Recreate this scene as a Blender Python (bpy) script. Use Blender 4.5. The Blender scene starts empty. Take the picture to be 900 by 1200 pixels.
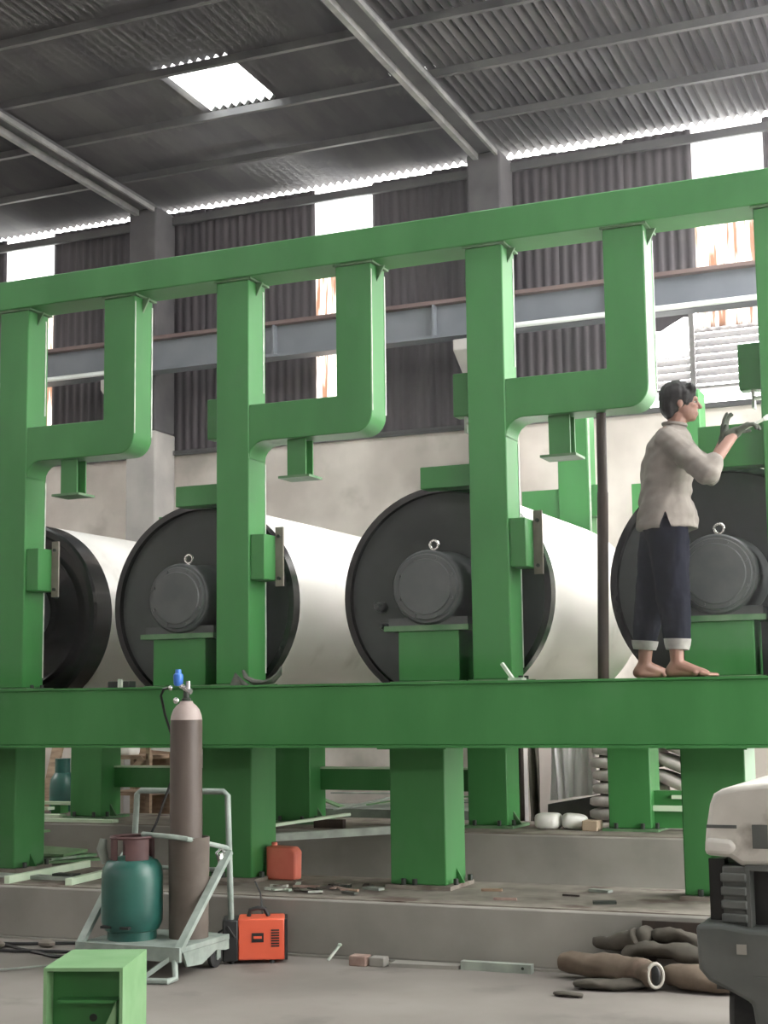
import bpy, bmesh, math, random
from mathutils import Vector, Matrix, noise
random.seed(7)
SC = bpy.context.scene
COL = SC.collection
PI = math.pi

# ------------------------------------------------------------------ camera, sky, exposure
YAW, PIT, ROL, FPX, CZ = -0.408789, 0.126242, -0.0127867, 1751.0, 1.41
fw = Vector((math.sin(YAW)*math.cos(PIT), math.cos(YAW)*math.cos(PIT), math.sin(PIT)))
r0 = Vector((math.cos(YAW), -math.sin(YAW), 0)); u0 = r0.cross(fw)
rr = r0*math.cos(ROL)+u0*math.sin(ROL); uu = -r0*math.sin(ROL)+u0*math.cos(ROL)
cam = bpy.data.cameras.new('camera'); camo = bpy.data.objects.new('camera', cam); COL.objects.link(camo)
camo.matrix_world = Matrix(((rr.x, uu.x, -fw.x, 0), (rr.y, uu.y, -fw.y, 0), (rr.z, uu.z, -fw.z, CZ), (0, 0, 0, 1)))
cam.sensor_fit = 'VERTICAL'; cam.sensor_height = 36.0; cam.lens = 36.0*FPX/1200.0
cam.clip_start = 0.05; cam.clip_end = 300
SC.camera = camo

W = bpy.data.worlds.new('overcast_sky'); SC.world = W; W.use_nodes = True
wn = W.node_tree.nodes; wl = W.node_tree.links
bg = wn['Background']
tc = wn.new('ShaderNodeTexCoord'); sx = wn.new('ShaderNodeSeparateXYZ'); rmp = wn.new('ShaderNodeValToRGB')
wl.new(tc.outputs['Generated'], sx.inputs[0]); wl.new(sx.outputs['Z'], rmp.inputs[0])
rmp.color_ramp.elements[0].color = (0.90, 0.88, 0.85, 1); rmp.color_ramp.elements[0].position = 0.0
rmp.color_ramp.elements[1].color = (1.0, 0.985, 0.97, 1); rmp.color_ramp.elements[1].position = 0.9
wl.new(rmp.outputs[0], bg.inputs[0]); bg.inputs[1].default_value = 15.5
SC.view_settings.view_transform = 'Standard'; SC.view_settings.look = 'None'
SC.view_settings.gamma = 1.0; SC.view_settings.use_curve_mapping = False
SC.view_settings.exposure = -0.22
SC.cycles.max_bounces = 7; SC.cycles.diffuse_bounces = 5; SC.cycles.glossy_bounces = 3
SC.cycles.transmission_bounces = 4; SC.cycles.transparent_max_bounces = 8
SC.cycles.use_denoising = True

# ------------------------------------------------------------------ helpers
def srgb(r, g, b):
    f = lambda c: (c/255/12.92) if c/255 <= .04045 else ((c/255+.055)/1.055)**2.4
    return (f(r), f(g), f(b), 1)

def mat(name, c1, c2=None, rough=.6, metal=0., scale=4., stretch=(1, 1, 1), bump=0., lo=.35, hi=.65, c3=None, s3=1.2, p3=.62, spec=.5, detail=5):
    m = bpy.data.materials.new(name); m.use_nodes = True
    n, l = m.node_tree.nodes, m.node_tree.links
    b = n['Principled BSDF']; b.inputs['Roughness'].default_value = rough; b.inputs['Metallic'].default_value = metal
    b.inputs['Specular IOR Level'].default_value = spec
    if c2 is None and not bump:
        b.inputs['Base Color'].default_value = c1; return m
    t = n.new('ShaderNodeTexCoord'); mp = n.new('ShaderNodeMapping'); mp.inputs['Scale'].default_value = stretch
    geo = n.new('ShaderNodeNewGeometry')
    l.new(geo.outputs['Position'], mp.inputs[0])
    nz = n.new('ShaderNodeTexNoise'); nz.inputs['Scale'].default_value = scale; nz.inputs['Detail'].default_value = detail
    l.new(mp.outputs[0], nz.inputs[0])
    r = n.new('ShaderNodeValToRGB'); r.color_ramp.elements[0].position = lo; r.color_ramp.elements[1].position = hi
    r.color_ramp.elements[0].color = c1; r.color_ramp.elements[1].color = c2 or c1
    l.new(nz.outputs[0], r.inputs[0]); out = r.outputs[0]
    if c3:
        n3 = n.new('ShaderNodeTexNoise'); n3.inputs['Scale'].default_value = s3; n3.inputs['Detail'].default_value = 6
        l.new(geo.outputs['Position'], n3.inputs[0])
        r3 = n.new('ShaderNodeValToRGB'); r3.color_ramp.elements[0].position = p3; r3.color_ramp.elements[1].position = p3+.12
        r3.color_ramp.elements[0].color = (0, 0, 0, 1); r3.color_ramp.elements[1].color = (1, 1, 1, 1)
        l.new(n3.outputs[0], r3.inputs[0])
        mx = n.new('ShaderNodeMix'); mx.data_type = 'RGBA'
        l.new(r3.outputs[0], mx.inputs[0]); l.new(out, mx.inputs[6]); mx.inputs[7].default_value = c3; out = mx.outputs[2]
    l.new(out, b.inputs['Base Color'])
    if bump:
        bp = n.new('ShaderNodeBump'); bp.inputs['Strength'].default_value = bump; bp.inputs['Distance'].default_value = .02
        l.new(nz.outputs[0], bp.inputs['Height']); l.new(bp.outputs[0], b.inputs['Normal'])
    return m

def pane_mat(name, c1, c2, lo, hi, stretch):
    m = bpy.data.materials.new(name); m.use_nodes = True
    n, l = m.node_tree.nodes, m.node_tree.links
    n.remove(n['Principled BSDF'])
    geo = n.new('ShaderNodeNewGeometry'); mp = n.new('ShaderNodeMapping'); mp.inputs['Scale'].default_value = stretch
    l.new(geo.outputs['Position'], mp.inputs[0])
    nz = n.new('ShaderNodeTexNoise'); nz.inputs['Scale'].default_value = 1.; nz.inputs['Detail'].default_value = 5
    l.new(mp.outputs[0], nz.inputs[0])
    r = n.new('ShaderNodeValToRGB'); r.color_ramp.elements[0].position = lo; r.color_ramp.elements[1].position = hi
    r.color_ramp.elements[0].color = c1; r.color_ramp.elements[1].color = c2
    l.new(nz.outputs[0], r.inputs[0])
    tl = n.new('ShaderNodeBsdfTranslucent'); df = n.new('ShaderNodeBsdfDiffuse'); mx = n.new('ShaderNodeMixShader'); mx.inputs[0].default_value = .2
    l.new(r.outputs[0], tl.inputs[0]); l.new(r.outputs[0], df.inputs[0])
    l.new(tl.outputs[0], mx.inputs[1]); l.new(df.outputs[0], mx.inputs[2])
    l.new(mx.outputs[0], n['Material Output'].inputs[0])
    return m

OFF = {}
def setp(o, label=None, cat=None, group=None, kind=None):
    if label: o['label'] = label
    if cat: o['category'] = cat
    if group: o['group'] = group
    if kind: o['kind'] = kind
    return o
def thing(name, label, cat, loc=(0, 0, 0), group=None, local=False, rz=0, kind=None):
    o = bpy.data.objects.new(name, None); COL.objects.link(o); o.location = loc; o.rotation_euler.z = rz
    o.empty_display_size = .1
    OFF[o.name] = Vector((0, 0, 0)) if local else Vector(loc)
    return setp(o, label, cat, group, kind)
def copy_tree(o, parent=None):
    c = o.copy(); COL.objects.link(c); c.parent = parent; OFF[c.name] = OFF[o.name].copy()
    for ch in o.children: copy_tree(ch, c)
    return c

class MB:
    def __init__(s): s.v = []; s.f = []
    def add(s, v, f):
        k = len(s.v); s.v += [Vector(p) for p in v]; s.f += [tuple(i+k for i in q) for q in f]; return s
    def box(s, x0, x1, y0, y1, z0, z1):
        return s.add([(x0, y0, z0), (x1, y0, z0), (x1, y1, z0), (x0, y1, z0), (x0, y0, z1), (x1, y0, z1), (x1, y1, z1), (x0, y1, z1)],
                     [(0, 3, 2, 1), (4, 5, 6, 7), (0, 1, 5, 4), (1, 2, 6, 5), (2, 3, 7, 6), (3, 0, 4, 7)])
    def prism(s, poly, ax, lo, hi):
        # poly is counter-clockwise in (a,b): ax 'Y' -> (x,z), 'X' -> (y,z), 'Z' -> (x,y)
        g = {'Y': lambda a, b, c: (a, c, b), 'X': lambda a, b, c: (c, a, b), 'Z': lambda a, b, c: (a, b, c)}[ax]
        n = len(poly); v = [g(a, b, lo) for a, b in poly]+[g(a, b, hi) for a, b in poly]
        f = [tuple(range(n)), tuple(range(2*n-1, n-1, -1))]+[(i, i+n, (i+1) % n+n, (i+1) % n) for i in range(n)]
        return s.add(v, f)
    def bar(s, p, q, w, h=None, up=(0, 0, 1)):
        h = h or w; p = Vector(p); q = Vector(q); d = (q-p).normalized(); up = Vector(up)
        if abs(d.dot(up)) > .98: up = Vector((0, 1, 0))
        a = d.cross(up).normalized(); b = a.cross(d).normalized(); a *= w/2; b *= h/2
        return s.add([p-a-b, p+a-b, p+a+b, p-a+b, q-a-b, q+a-b, q+a+b, q-a+b],
                     [(0, 3, 2, 1), (4, 5, 6, 7), (0, 1, 5, 4), (1, 2, 6, 5), (2, 3, 7, 6), (3, 0, 4, 7)])
    def tube(s, pts, r, n=10, flat=1., caps=True):
        pts = [Vector(p) for p in pts]; m = len(pts); v = []; f = []
        rs = r if isinstance(r, (list, tuple)) else [r]*m
        up = Vector((0, 0, 1)); a = None
        for i, p in enumerate(pts):
            d = (pts[min(i+1, m-1)]-pts[max(i-1, 0)]).normalized()
            if a is None:
                a = d.cross(up) if abs(d.z) < .95 else d.cross(Vector((0, 1, 0)))
            a = (a-d*a.dot(d)).normalized(); b = d.cross(a)
            for k in range(n):
                t = 2*PI*k/n; v.append(p+a*math.cos(t)*rs[i]+b*math.sin(t)*rs[i]*flat)
        for i in range(m-1):
            for k in range(n):
                k2 = (k+1) % n; f.append((i*n+k, i*n+k2, (i+1)*n+k2, (i+1)*n+k))
        if caps: f += [tuple(range(n-1, -1, -1)), tuple(range((m-1)*n, m*n))]
        return s.add(v, f)
    def lathe(s, prof, c=(0, 0, 0), ax='Z', n=24, cap0=True, cap1=True):
        # prof: (radius, height) from bottom to top
        c = Vector(c); v = []; f = []; m = len(prof)
        for (r, h) in prof:
            for k in range(n):
                t = 2*PI*k/n; x, y = r*math.cos(t), r*math.sin(t)
                v.append(c+Vector({'Z': (x, y, h), 'Y': (x, h, -y), 'X': (h, x, y)}[ax]))
        for i in range(m-1):
            for k in range(n):
                k2 = (k+1) % n; f.append((i*n+k, i*n+k2, (i+1)*n+k2, (i+1)*n+k))
        if cap0 and prof[0][0] > 1e-4: f.append(tuple(range(n-1, -1, -1)))
        if cap1 and prof[-1][0] > 1e-4: f.append(tuple(range((m-1)*n, m*n)))
        return s.add(v, f)
    def cyl(s, c, r, h, ax='Z', n=16): return s.lathe([(r, 0), (r, h)], c, ax, n)
    def ell(s, c, rad, n=14, rot=None):
        v = []; f = []; m = n//2+1; c = Vector(c)
        for i in range(m+1):
            ph = -PI/2+PI*i/m
            for k in range(n):
                t = 2*PI*k/n
                p = Vector((math.cos(ph)*math.cos(t)*rad[0], math.cos(ph)*math.sin(t)*rad[1], math.sin(ph)*rad[2]))
                if rot: p = rot @ p
                v.append(c+p)
        for i in range(m):
            for k in range(n):
                k2 = (k+1) % n; f.append((i*n+k, i*n+k2, (i+1)*n+k2, (i+1)*n+k))
        return s.add(v, f)
    def cap(s, p, q, r1, r2=None, n=12):
        r2 = r2 or r1; p = Vector(p); q = Vector(q); d = (q-p).normalized()
        pts = []; rs = []
        for t in (85, 55, 25): pts.append(p-d*r1*math.sin(math.radians(t))); rs.append(r1*math.cos(math.radians(t)))
        pts += [p, q]; rs += [r1, r2]
        for t in (25, 55, 85): pts.append(q+d*r2*math.sin(math.radians(t))); rs.append(r2*math.cos(math.radians(t)))
        return s.tube(pts, rs, n)
    def chain(s, pts, rs, n=12):
        for i in range(len(pts)-1): s.cap(pts[i], pts[i+1], rs[i], rs[i+1], n)
        return s
    def loft(s, rings):
        n = len(rings[0]); m = len(rings); v = [p for r in rings for p in r]; f = []
        for i in range(m-1):
            for k in range(n):
                k2 = (k+1) % n; f.append((i*n+k, i*n+k2, (i+1)*n+k2, (i+1)*n+k))
        f += [tuple(range(n-1, -1, -1)), tuple(range((m-1)*n, m*n))]
        return s.add(v, f)
    def build(s, name, m, parent=None, label=None, bevel=0, angle=38, kind=None, cat=None, group=None, weld=True, origin=None):
        lo = Vector([min(p[i] for p in s.v) for i in range(3)]); hi = Vector([max(p[i] for p in s.v) for i in range(3)])
        c = (lo+hi)/2
        if parent is None: c.z = lo.z
        if origin is not None: c = Vector(origin)
        me = bpy.data.meshes.new(name); me.from_pydata([p-c for p in s.v], [], s.f)
        if weld:
            b = bmesh.new(); b.from_mesh(me); bmesh.ops.remove_doubles(b, verts=b.verts, dist=1e-5)
            bmesh.ops.recalc_face_normals(b, faces=b.faces); b.to_mesh(me); b.free()
        for p in me.polygons: p.use_smooth = True
        me.set_sharp_from_angle(angle=math.radians(angle))
        if m: me.materials.append(m)
        o = bpy.data.objects.new(name, me); COL.objects.link(o)
        if parent is not None:
            o.parent = parent; o.location = c-OFF[parent.name]
        else: o.location = c
        OFF[o.name] = c.copy()
        if bevel:
            md = o.modifiers.new('edge', 'BEVEL'); md.width = bevel; md.segments = 2; md.limit_method = 'ANGLE'; md.angle_limit = math.radians(40)
        return setp(o, label, cat, group, kind)

def remeshed(o, voxel, it=4, fac=.5, warp=None):
    """one continuous skin over overlapping solids"""
    a = o.modifiers.new('skin', 'REMESH'); a.mode = 'VOXEL'; a.voxel_size = voxel
    b = o.modifiers.new('soft', 'SMOOTH'); b.iterations = it; b.factor = fac
    dg = bpy.context.evaluated_depsgraph_get()
    me = bpy.data.meshes.new_from_object(o.evaluated_get(dg))
    mats = [m for m in o.data.materials]
    o.modifiers.clear(); o.data = me
    if not me.materials:
        for m in mats: me.materials.append(m)
    if warp:
        for v in me.vertices: v.co = warp(v.co.copy(), v.normal)
    for p in me.polygons: p.use_smooth = True
    return o

# ------------------------------------------------------------------ materials
M = {}
M['green'] = mat('green_machine_paint', (.037, .168, .044, 1), (.051, .203, .059, 1), spec=.35, rough=.45, scale=2.2, stretch=(1.4, 1.4, .5), c3=(.062, .192, .070, 1), s3=1.6, p3=.6)
M['green_pale'] = mat('pale_green_paint', (.135, .275, .12, 1), (.18, .325, .16, 1), rough=.55, scale=5)
M['pale_primer'] = mat('pale_mint_primer', (.52, .66, .48, 1), (.62, .74, .57, 1), rough=.6, scale=6)
M['green_wear'] = mat('scuffed_green_paint', (.10, .25, .10, 1), (.42, .5, .4, 1), rough=.55, scale=9, lo=.45, hi=.7)
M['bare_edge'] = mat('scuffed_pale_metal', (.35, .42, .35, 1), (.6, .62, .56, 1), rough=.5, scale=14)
M['dark_bolt'] = mat('dark_bolt_metal', (.02, .028, .02, 1), rough=.6)
M['scrap_dark'] = mat('dark_scorched_steel', (.035, .045, .032, 1), (.10, .10, .085, 1), rough=.7, scale=14)
M['flange'] = mat('dusty_green_flange', (.055, .15, .06, 1), (.13, .22, .12, 1), rough=.6, scale=6)
M['drum'] = mat('brushed_drum_steel', (.74, .715, .685, 1), (.84, .82, .79, 1), rough=.36, metal=.2, scale=3, stretch=(1, .25, 1), c3=(.62, .595, .56, 1), s3=2.2, p3=.62)
M['drum_dark'] = mat('dark_grey_primer', (.028, .034, .032, 1), (.05, .056, .054, 1), rough=.5, scale=2.5)
M['drum_black'] = mat('black_gloss_paint', (.008, .009, .009, 1), (.014, .015, .015, 1), rough=.2, scale=3)
M['bearing'] = mat('grey_bearing_paint', (.055, .062, .062, 1), (.075, .08, .08, 1), rough=.42, scale=6)
M['bright_steel'] = mat('bright_steel', (.62, .62, .6, 1), rough=.25, metal=.8)
M['beige_plate'] = mat('dull_beige_plate', (.16, .14, .115, 1), (.22, .20, .17, 1), rough=.7, scale=8)
M['rust'] = mat('dark_rusty_steel', (.022, .016, .012, 1), (.05, .035, .026, 1), rough=.75, scale=7, stretch=(1, 1, .3))
M['roof'] = mat('weathered_roof_sheet', (.048, .046, .052, 1), (.088, .085, .086, 1), rough=.55, scale=1.3, stretch=(3.2, .8, 1), c3=(.15, .145, .135, 1), s3=1.1, p3=.63, metal=.2)
M['purlin'] = mat('purlin_steel', (.085, .085, .09, 1), (.13, .13, .13, 1), rough=.6, scale=3)
M['rafter'] = mat('rafter_steel', (.06, .06, .065, 1), (.09, .09, .095, 1), rough=.6, scale=3)
M['rafter_edge'] = mat('rafter_pale_flange', (.17, .172, .175, 1), (.30, .30, .29, 1), rough=.55, scale=5)
M['wallsheet'] = mat('dark_wall_sheet', (.052, .044, .052, 1), (.085, .072, .08, 1), rough=.55, scale=1.5, stretch=(4, 4, .5), c3=(.11, .09, .085, 1), s3=1.0, p3=.66)
M['plaster'] = mat('stained_plaster', (.50, .45, .415, 1), (.70, .645, .60, 1), rough=.85, scale=1.6, bump=.15, c3=(.36, .325, .295, 1), s3=1.1, p3=.58, detail=8)
M['pillar'] = mat('grey_render_pillar', (.34, .325, .315, 1), (.46, .44, .42, 1), rough=.85, scale=2.4, bump=.15)
M['pillar_dark'] = mat('sooty_pillar_render', (.075, .073, .078, 1), (.125, .12, .125, 1), rough=.85, scale=2.4, bump=.1)  # upper pillar coloured darker than the lower part
M['concrete'] = mat('dusty_concrete', (.22, .212, .19, 1), (.295, .282, .255, 1), rough=.85, scale=2.0, bump=.12, c3=(.155, .148, .132, 1), s3=.9, p3=.6)
M['ledge'] = mat('dirt_on_ledge', (.17, .15, .125, 1), (.25, .225, .19, 1), rough=.9, scale=6, bump=.2, c3=(.10, .07, .055, 1), s3=3.5, p3=.56)
M['floor'] = mat('pale_concrete_floor', (.165, .148, .133, 1), (.23, .21, .19, 1), rough=.7, scale=1.1, bump=.06, c3=(.13, .117, .105, 1), s3=1.7, p3=.6, detail=8)
M['crane'] = mat('blue_grey_girder', (.11, .125, .15, 1), (.16, .175, .20, 1), rough=.5, scale=2)
M['crane_top'] = mat('dull_red_oxide', (.13, .085, .08, 1), (.17, .12, .11, 1), rough=.6, scale=3)
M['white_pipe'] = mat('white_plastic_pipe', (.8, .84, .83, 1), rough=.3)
M['pane'] = pane_mat('clear_translucent_sheet', (.8, .83, .82, 1), (.9, .92, .92, 1), .3, .7, (2, 2, 2))
M['pane_rust'] = pane_mat('rust_streaked_translucent_sheet', (.13, .07, .045, 1), (.62, .58, .53, 1), .40, .56, (26, 6, 1.6))
M['louvre'] = mat('grey_louvre_metal', (.16, .15, .155, 1), (.25, .24, .235, 1), rough=.5, scale=5)
M['orange'] = mat('orange_plastic', (.62, .095, .045, 1), (.68, .12, .06, 1), rough=.42, scale=3)
M['salmon'] = mat('faded_red_plastic', (.58, .13, .085, 1), (.66, .18, .12, 1), rough=.5, scale=5)
M['black'] = mat('black_plastic', (.015, .016, .016, 1), rough=.5)
M['rubber'] = mat('black_rubber', (.012, .013, .013, 1), (.03, .03, .03, 1), rough=.8, scale=12, bump=.2)
M['brown_cyl'] = mat('dusty_brown_cylinder_paint', (.062, .047, .040, 1), (.095, .075, .064, 1), rough=.5, scale=4, stretch=(1, 1, .4), c3=(.13, .105, .09, 1), s3=3, p3=.62)
M['sleeve'] = mat('dusty_brown_sleeve', (.085, .068, .055, 1), (.13, .108, .09, 1), rough=.7, scale=6)
M['cyl_shoulder'] = mat('chalky_shoulder_paint', (.30, .24, .22, 1), (.38, .32, .30, 1), rough=.6, scale=8)
M['teal'] = mat('green_gas_bottle_paint', (.012, .070, .056, 1), (.02, .10, .078, 1), rough=.38, scale=5, c3=(.012, .07, .06, 1), s3=6, p3=.62)
M['cart'] = mat('worn_grey_cart_paint', (.20, .245, .215, 1), (.30, .35, .315, 1), rough=.55, scale=10)
M['maroon'] = mat('faded_maroon_collar', (.06, .026, .026, 1), (.09, .045, .042, 1), rough=.6, scale=8)
M['blue'] = mat('blue_regulator', (.05, .17, .55, 1), rough=.35)
M['hose'] = mat('brown_canvas_hose', (.095, .07, .05, 1), (.15, .115, .085, 1), rough=.9, scale=7, bump=.35, c3=(.19, .13, .10, 1), s3=3, p3=.6)
M['hose_dark'] = mat('dark_olive_cloth', (.05, .045, .035, 1), (.085, .075, .06, 1), rough=.95, scale=8, bump=.4)
M['hose_rim'] = mat('pale_hose_rim', (.42, .40, .35, 1), rough=.7)
M['vehicle_white'] = mat('worn_white_bodywork', (.46, .445, .40, 1), (.62, .60, .55, 1), rough=.4, scale=3, c3=(.22, .19, .16, 1), s3=4.5, p3=.62)
M['vehicle_grey'] = mat('dirty_grey_bodywork', (.072, .08, .075, 1), (.115, .12, .112, 1), rough=.55, scale=4, c3=(.16, .15, .14, 1), s3=4, p3=.63)
M['lamp'] = mat('cloudy_lamp_lens', (.58, .565, .52, 1), rough=.25)
M['sack'] = mat('grey_beige_sack', (.42, .375, .36, 1), (.56, .51, .49, 1), rough=.85, scale=9, bump=.25)
M['white_sack'] = mat('white_woven_sack', (.72, .72, .68, 1), (.82, .82, .78, 1), rough=.8, scale=8, bump=.2)
M['sheeting'] = mat('grey_plastic_sheeting', (.72, .68, .69, 1), (.88, .85, .85, 1), rough=.5, scale=4, stretch=(3, 3, .5))
M['timber'] = mat('weathered_timber', (.22, .15, .10, 1), (.36, .26, .18, 1), rough=.8, scale=6, stretch=(1, 1, 5))
M['cardboard'] = mat('brown_cardboard', (.35, .27, .19, 1), (.42, .33, .24, 1), rough=.85, scale=6)
M['brick'] = mat('red_brown_brick', (.22, .14, .115, 1), (.33, .25, .21, 1), rough=.9, scale=14)
M['skin'] = mat('skin', (.20, .105, .078, 1), (.25, .135, .10, 1), rough=.55, scale=6)
M['hair'] = mat('black_hair', (.006, .0055, .0055, 1), (.012, .011, .011, 1), rough=.6, scale=40, spec=.25)
M['shirt'] = mat('beige_grey_cotton', (.155, .138, .122, 1), (.20, .18, .16, 1), rough=.9, scale=12, bump=.15)
M['trousers'] = mat('dark_navy_cloth', (.005, .006, .011, 1), (.009, .010, .016, 1), rough=.95, scale=10, bump=.1, spec=.1)
M['cuff'] = mat('grey_turnup_cloth', (.20, .19, .18, 1), (.28, .27, .25, 1), rough=.9, scale=16)
M['glove'] = mat('dark_work_glove', (.045, .055, .042, 1), (.07, .08, .06, 1), rough=.9, scale=14)
M['eyewhite'] = mat('eye_white', (.35, .33, .31, 1), rough=.6)
M['mesh_grey'] = mat('grey_scrap_sheet', (.22, .25, .22, 1), (.34, .38, .33, 1), rough=.6, scale=6)
M['pink_wall'] = M['plaster']

# ------------------------------------------------------------------ setting: floor, plinths
fl = MB().box(-17, 22, -10, 26, -.3, 0).build('floor', M['floor'], kind='structure')
kp = thing('trim_1', None, None, (-6, 8.2, 0), kind='structure')
MB().box(-17, 5, 7.72, 8.72, .012, .315).build('plinth', M['concrete'], kp, bevel=.012)
MB().box(-17, 5, 7.70, 8.74, 0, .012).build('plinth_base', M['concrete'], kp)
MB().box(-17, 5, 7.735, 8.71, .315, .322).build('dirt_layer', M['ledge'], kp)
rp = thing('trim_2', None, None, (-6, 11.2, 0), kind='structure')
MB().box(-17, 5, 10.62, 11.7, .0, .432).build('plinth', M['concrete'], rp, bevel=.012)
MB().box(-17, 5, 10.63, 11.69, .432, .440).build('dirt_layer', M['ledge'], rp)

# back wall
WY = 13.0
wb = thing('wall_back', None, None, (-6, WY, 0), kind='structure')
MB().box(-17, -.9, WY, WY+.22, 0, 3.93).build('masonry', M['plaster'], wb)
MB().box(-17, -.9, WY-.05, WY+.22, 3.93, 3.975).build('ledge', M['purlin'], wb)
for z in (5.12, 5.78): MB().box(-14.5, -.9, WY-.02, WY+.04, z-.03, z+.03).build('girt', M['purlin'], wb)
SW, SP = .6333, .0905
def corrug(x0, w, z0, z1, y, pitch, amp, vertical=True):
    n = int(round(w/pitch))*4; v = []; f = []
    for i in range(n+1):
        x = x0+w*i/n; o = amp*math.cos(2*PI*i/4)
        v += [(x, y+o, z0), (x, y+o, z1)]
    for i in range(n): f.append((2*i, 2*i+2, 2*i+3, 2*i+1))
    return v, f
sheet_cache = {}
def wall_sheet(x0, z0, z1, m, name='wall_sheet', top=0.):
    key = (round(z1-z0, 3), m.name)
    if key not in sheet_cache:
        mb = MB(); mb.add(*corrug(-SW/2, SW+.01, -(z1-z0)/2, (z1-z0)/2, 0, SP, .012)); o = mb.build(name, m, wb, angle=80, weld=False, origin=(0, 0, 0))
        sheet_cache[key] = o
    else:
        o = sheet_cache[key].copy(); COL.objects.link(o)
    o.location = Vector((x0+SW/2, WY+.09+random.uniform(-.004, .004), (z0+z1)/2))-OFF[wb.name]
    return o
EAVE = 6.54
x = -2.595-SW*19
while x < -1.0:
    k = round((x+2.595)/SW)
    if k % 6 == 0:
        wall_sheet(x, 5.75, EAVE, M['pane'], 'clear_sheet'); wall_sheet(x, 5.1, 5.75, M['pane_rust'], 'stained_sheet')
        if k == 0: wall_sheet(x, 4.68, 5.1, M['pane_rust'], 'stained_sheet')
        else: wall_sheet(x, 3.97, 5.1, M['pane_rust'], 'stained_sheet')
    else:
        wall_sheet(x, 5.1, EAVE-random.choice((0, .0, .012, .02)), M['wallsheet'])
        if k == -1: wall_sheet(x, 4.83, 5.1, M['wallsheet'])
        else: wall_sheet(x, 3.97, 5.1, M['wallsheet'])
    x += SW
# louvred opening in the back wall
lw = thing('window_1', None, None, (-2.6, WY+.1, 4.4), kind='structure')
for xx in (-3.22, -2.645, -1.97): MB().box(xx-.022, xx+.022, WY+.05, WY+.13, 3.975, 4.83).build('mullion', M['louvre'], lw)
MB().box(-3.2, -1.99, WY+.05, WY+.13, 4.125, 4.15).build('cross_bar', M['louvre'], lw)
def slat(x0, x1, z):
    MB().add([(x0, WY+.055, z-.035), (x1, WY+.055, z-.035), (x1, WY+.13, z+.035), (x0, WY+.13, z+.035),
              (x0, WY+.055, z-.029), (x1, WY+.055, z-.029), (x1, WY+.13, z+.041), (x0, WY+.13, z+.041)],
             [(0, 3, 2, 1), (4, 5, 6, 7), (0, 1, 5, 4), (1, 2, 6, 5), (2, 3, 7, 6), (3, 0, 4, 7)]).build('slat', M['louvre'], lw)
for i in range(8): slat(-2.62, -1.99, 4.205+i*.066)
for i in range(5): slat(-3.2, -2.67, 4.19+i*.066)
MB().add([(-3.2, WY+.10, 4.83), (-3.2, WY+.1, 4.66), (-3.05, WY+.105, 4.70), (-2.93, WY+.1, 4.69), (-2.84, WY+.1, 4.74), (-2.72, WY+.1, 4.80), (-2.66, WY+.1, 4.79), (-2.66, WY+.1, 4.83)],
         [(0, 1, 2, 3, 4, 5, 6, 7)]).build('torn_sheet', M['wallsheet'], lw, weld=False)

# pillars on the back wall, with brackets for the crane girder
for xx in (-8.12, -4.42, -.8, -11.7):
    p = thing('trim_3', None, None, (xx, 12.75, 0), kind='structure')
    MB().box(xx-.18, xx+.17, 12.62, 13.0, 0, 4.14).build('pillar', M['pillar'], p, bevel=.02)
    MB().box(xx-.17, xx+.16, 12.63, 13.0, 4.14, 6.46).build('pillar_head', M['pillar_dark'], p, bevel=.02)
    MB().prism([(12.1, 4.58), (12.1, 4.48), (12.56, 4.15), (12.56, 4.58)], 'X', xx-.14, xx+.14).build('corbel', M['pillar'], p, bevel=.01)
MB().box(-17, 4.2, -10.2, -10, 0, 7).build('wall_front', M['plaster'], kind='structure')  # unseen wall, added to cut the light from behind the camera
MB().box(4.2, 4.4, -10, 4.2, 0, 7).build('wall_right', M['plaster'], kind='structure')  # unseen wall, added to darken camera-facing sides, stopped short for side light
# left wall, far out of the picture
MB().box(-17.2, -17, -10, 13.2, 0, 6.8).build('wall_left', M['plaster'], kind='structure')

# ceiling: corrugated sheets on purlins and rafters
ZW, KR = 6.56, .04
def zr(y): return ZW+KR*(13-y)
ce = thing('ceiling', None, None, (-6, 5, 6.6), kind='structure')
RW, RP = .66, .0825
PUR = [13.085, 12.05, 11.1, 10.2, 9.27, 8.35, 7.4]
def roof_sheet(x0, ya, yb, m, name, cache={}):
    key = (round(ya-yb, 3), m.name)
    ln = ya-yb+.05
    if key not in cache:
        n = int(round(RW/RP))*4; v = []; f = []
        for i in range(n+1):
            x = -RW/2+(RW+.004)*i/n; o = .026*math.cos(2*PI*i/4)
            v += [(x, -ln/2, o+KR*ln/2), (x, ln/2, o-KR*ln/2)]
        for i in range(n): f.append((2*i, 2*i+2, 2*i+3, 2*i+1))
        o = MB().add(v, f).build(name, m, ce, angle=80, weld=False, origin=(0, 0, 0)); cache[key] = o
    else:
        o = cache[key].copy(); COL.objects.link(o)
    y = (ya+yb)/2
    o.location = Vector((x0+RW/2, y, zr(y)+.022+random.uniform(0, .004)))-OFF[ce.name]
    return o
for j in range(len(PUR)-1):
    xx = -6.46-RW*12
    while xx < -1.2:
        k = round((xx+6.46)/RW)
        if (j == 2 and k == 0) or (j == 5): roof_sheet(xx, PUR[j], PUR[j+1], M['pane'], 'skylight_sheet')  # the unseen front row is all panes, added to light the drum tops
        else: roof_sheet(xx, PUR[j], PUR[j+1], M['roof'], 'roof_sheet')
        xx += RW
for y in PUR[1:]: MB().box(-14.4, -1.1, y-.022, y+.022, zr(y)-.075, zr(y)-.01).build('purlin', M['purlin'], ce)
MB().box(-14.4, -1.1, 12.93, 12.97, zr(12.95)-.21, zr(12.95)-.13).build('eave_purlin', M['purlin'], ce)
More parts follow.
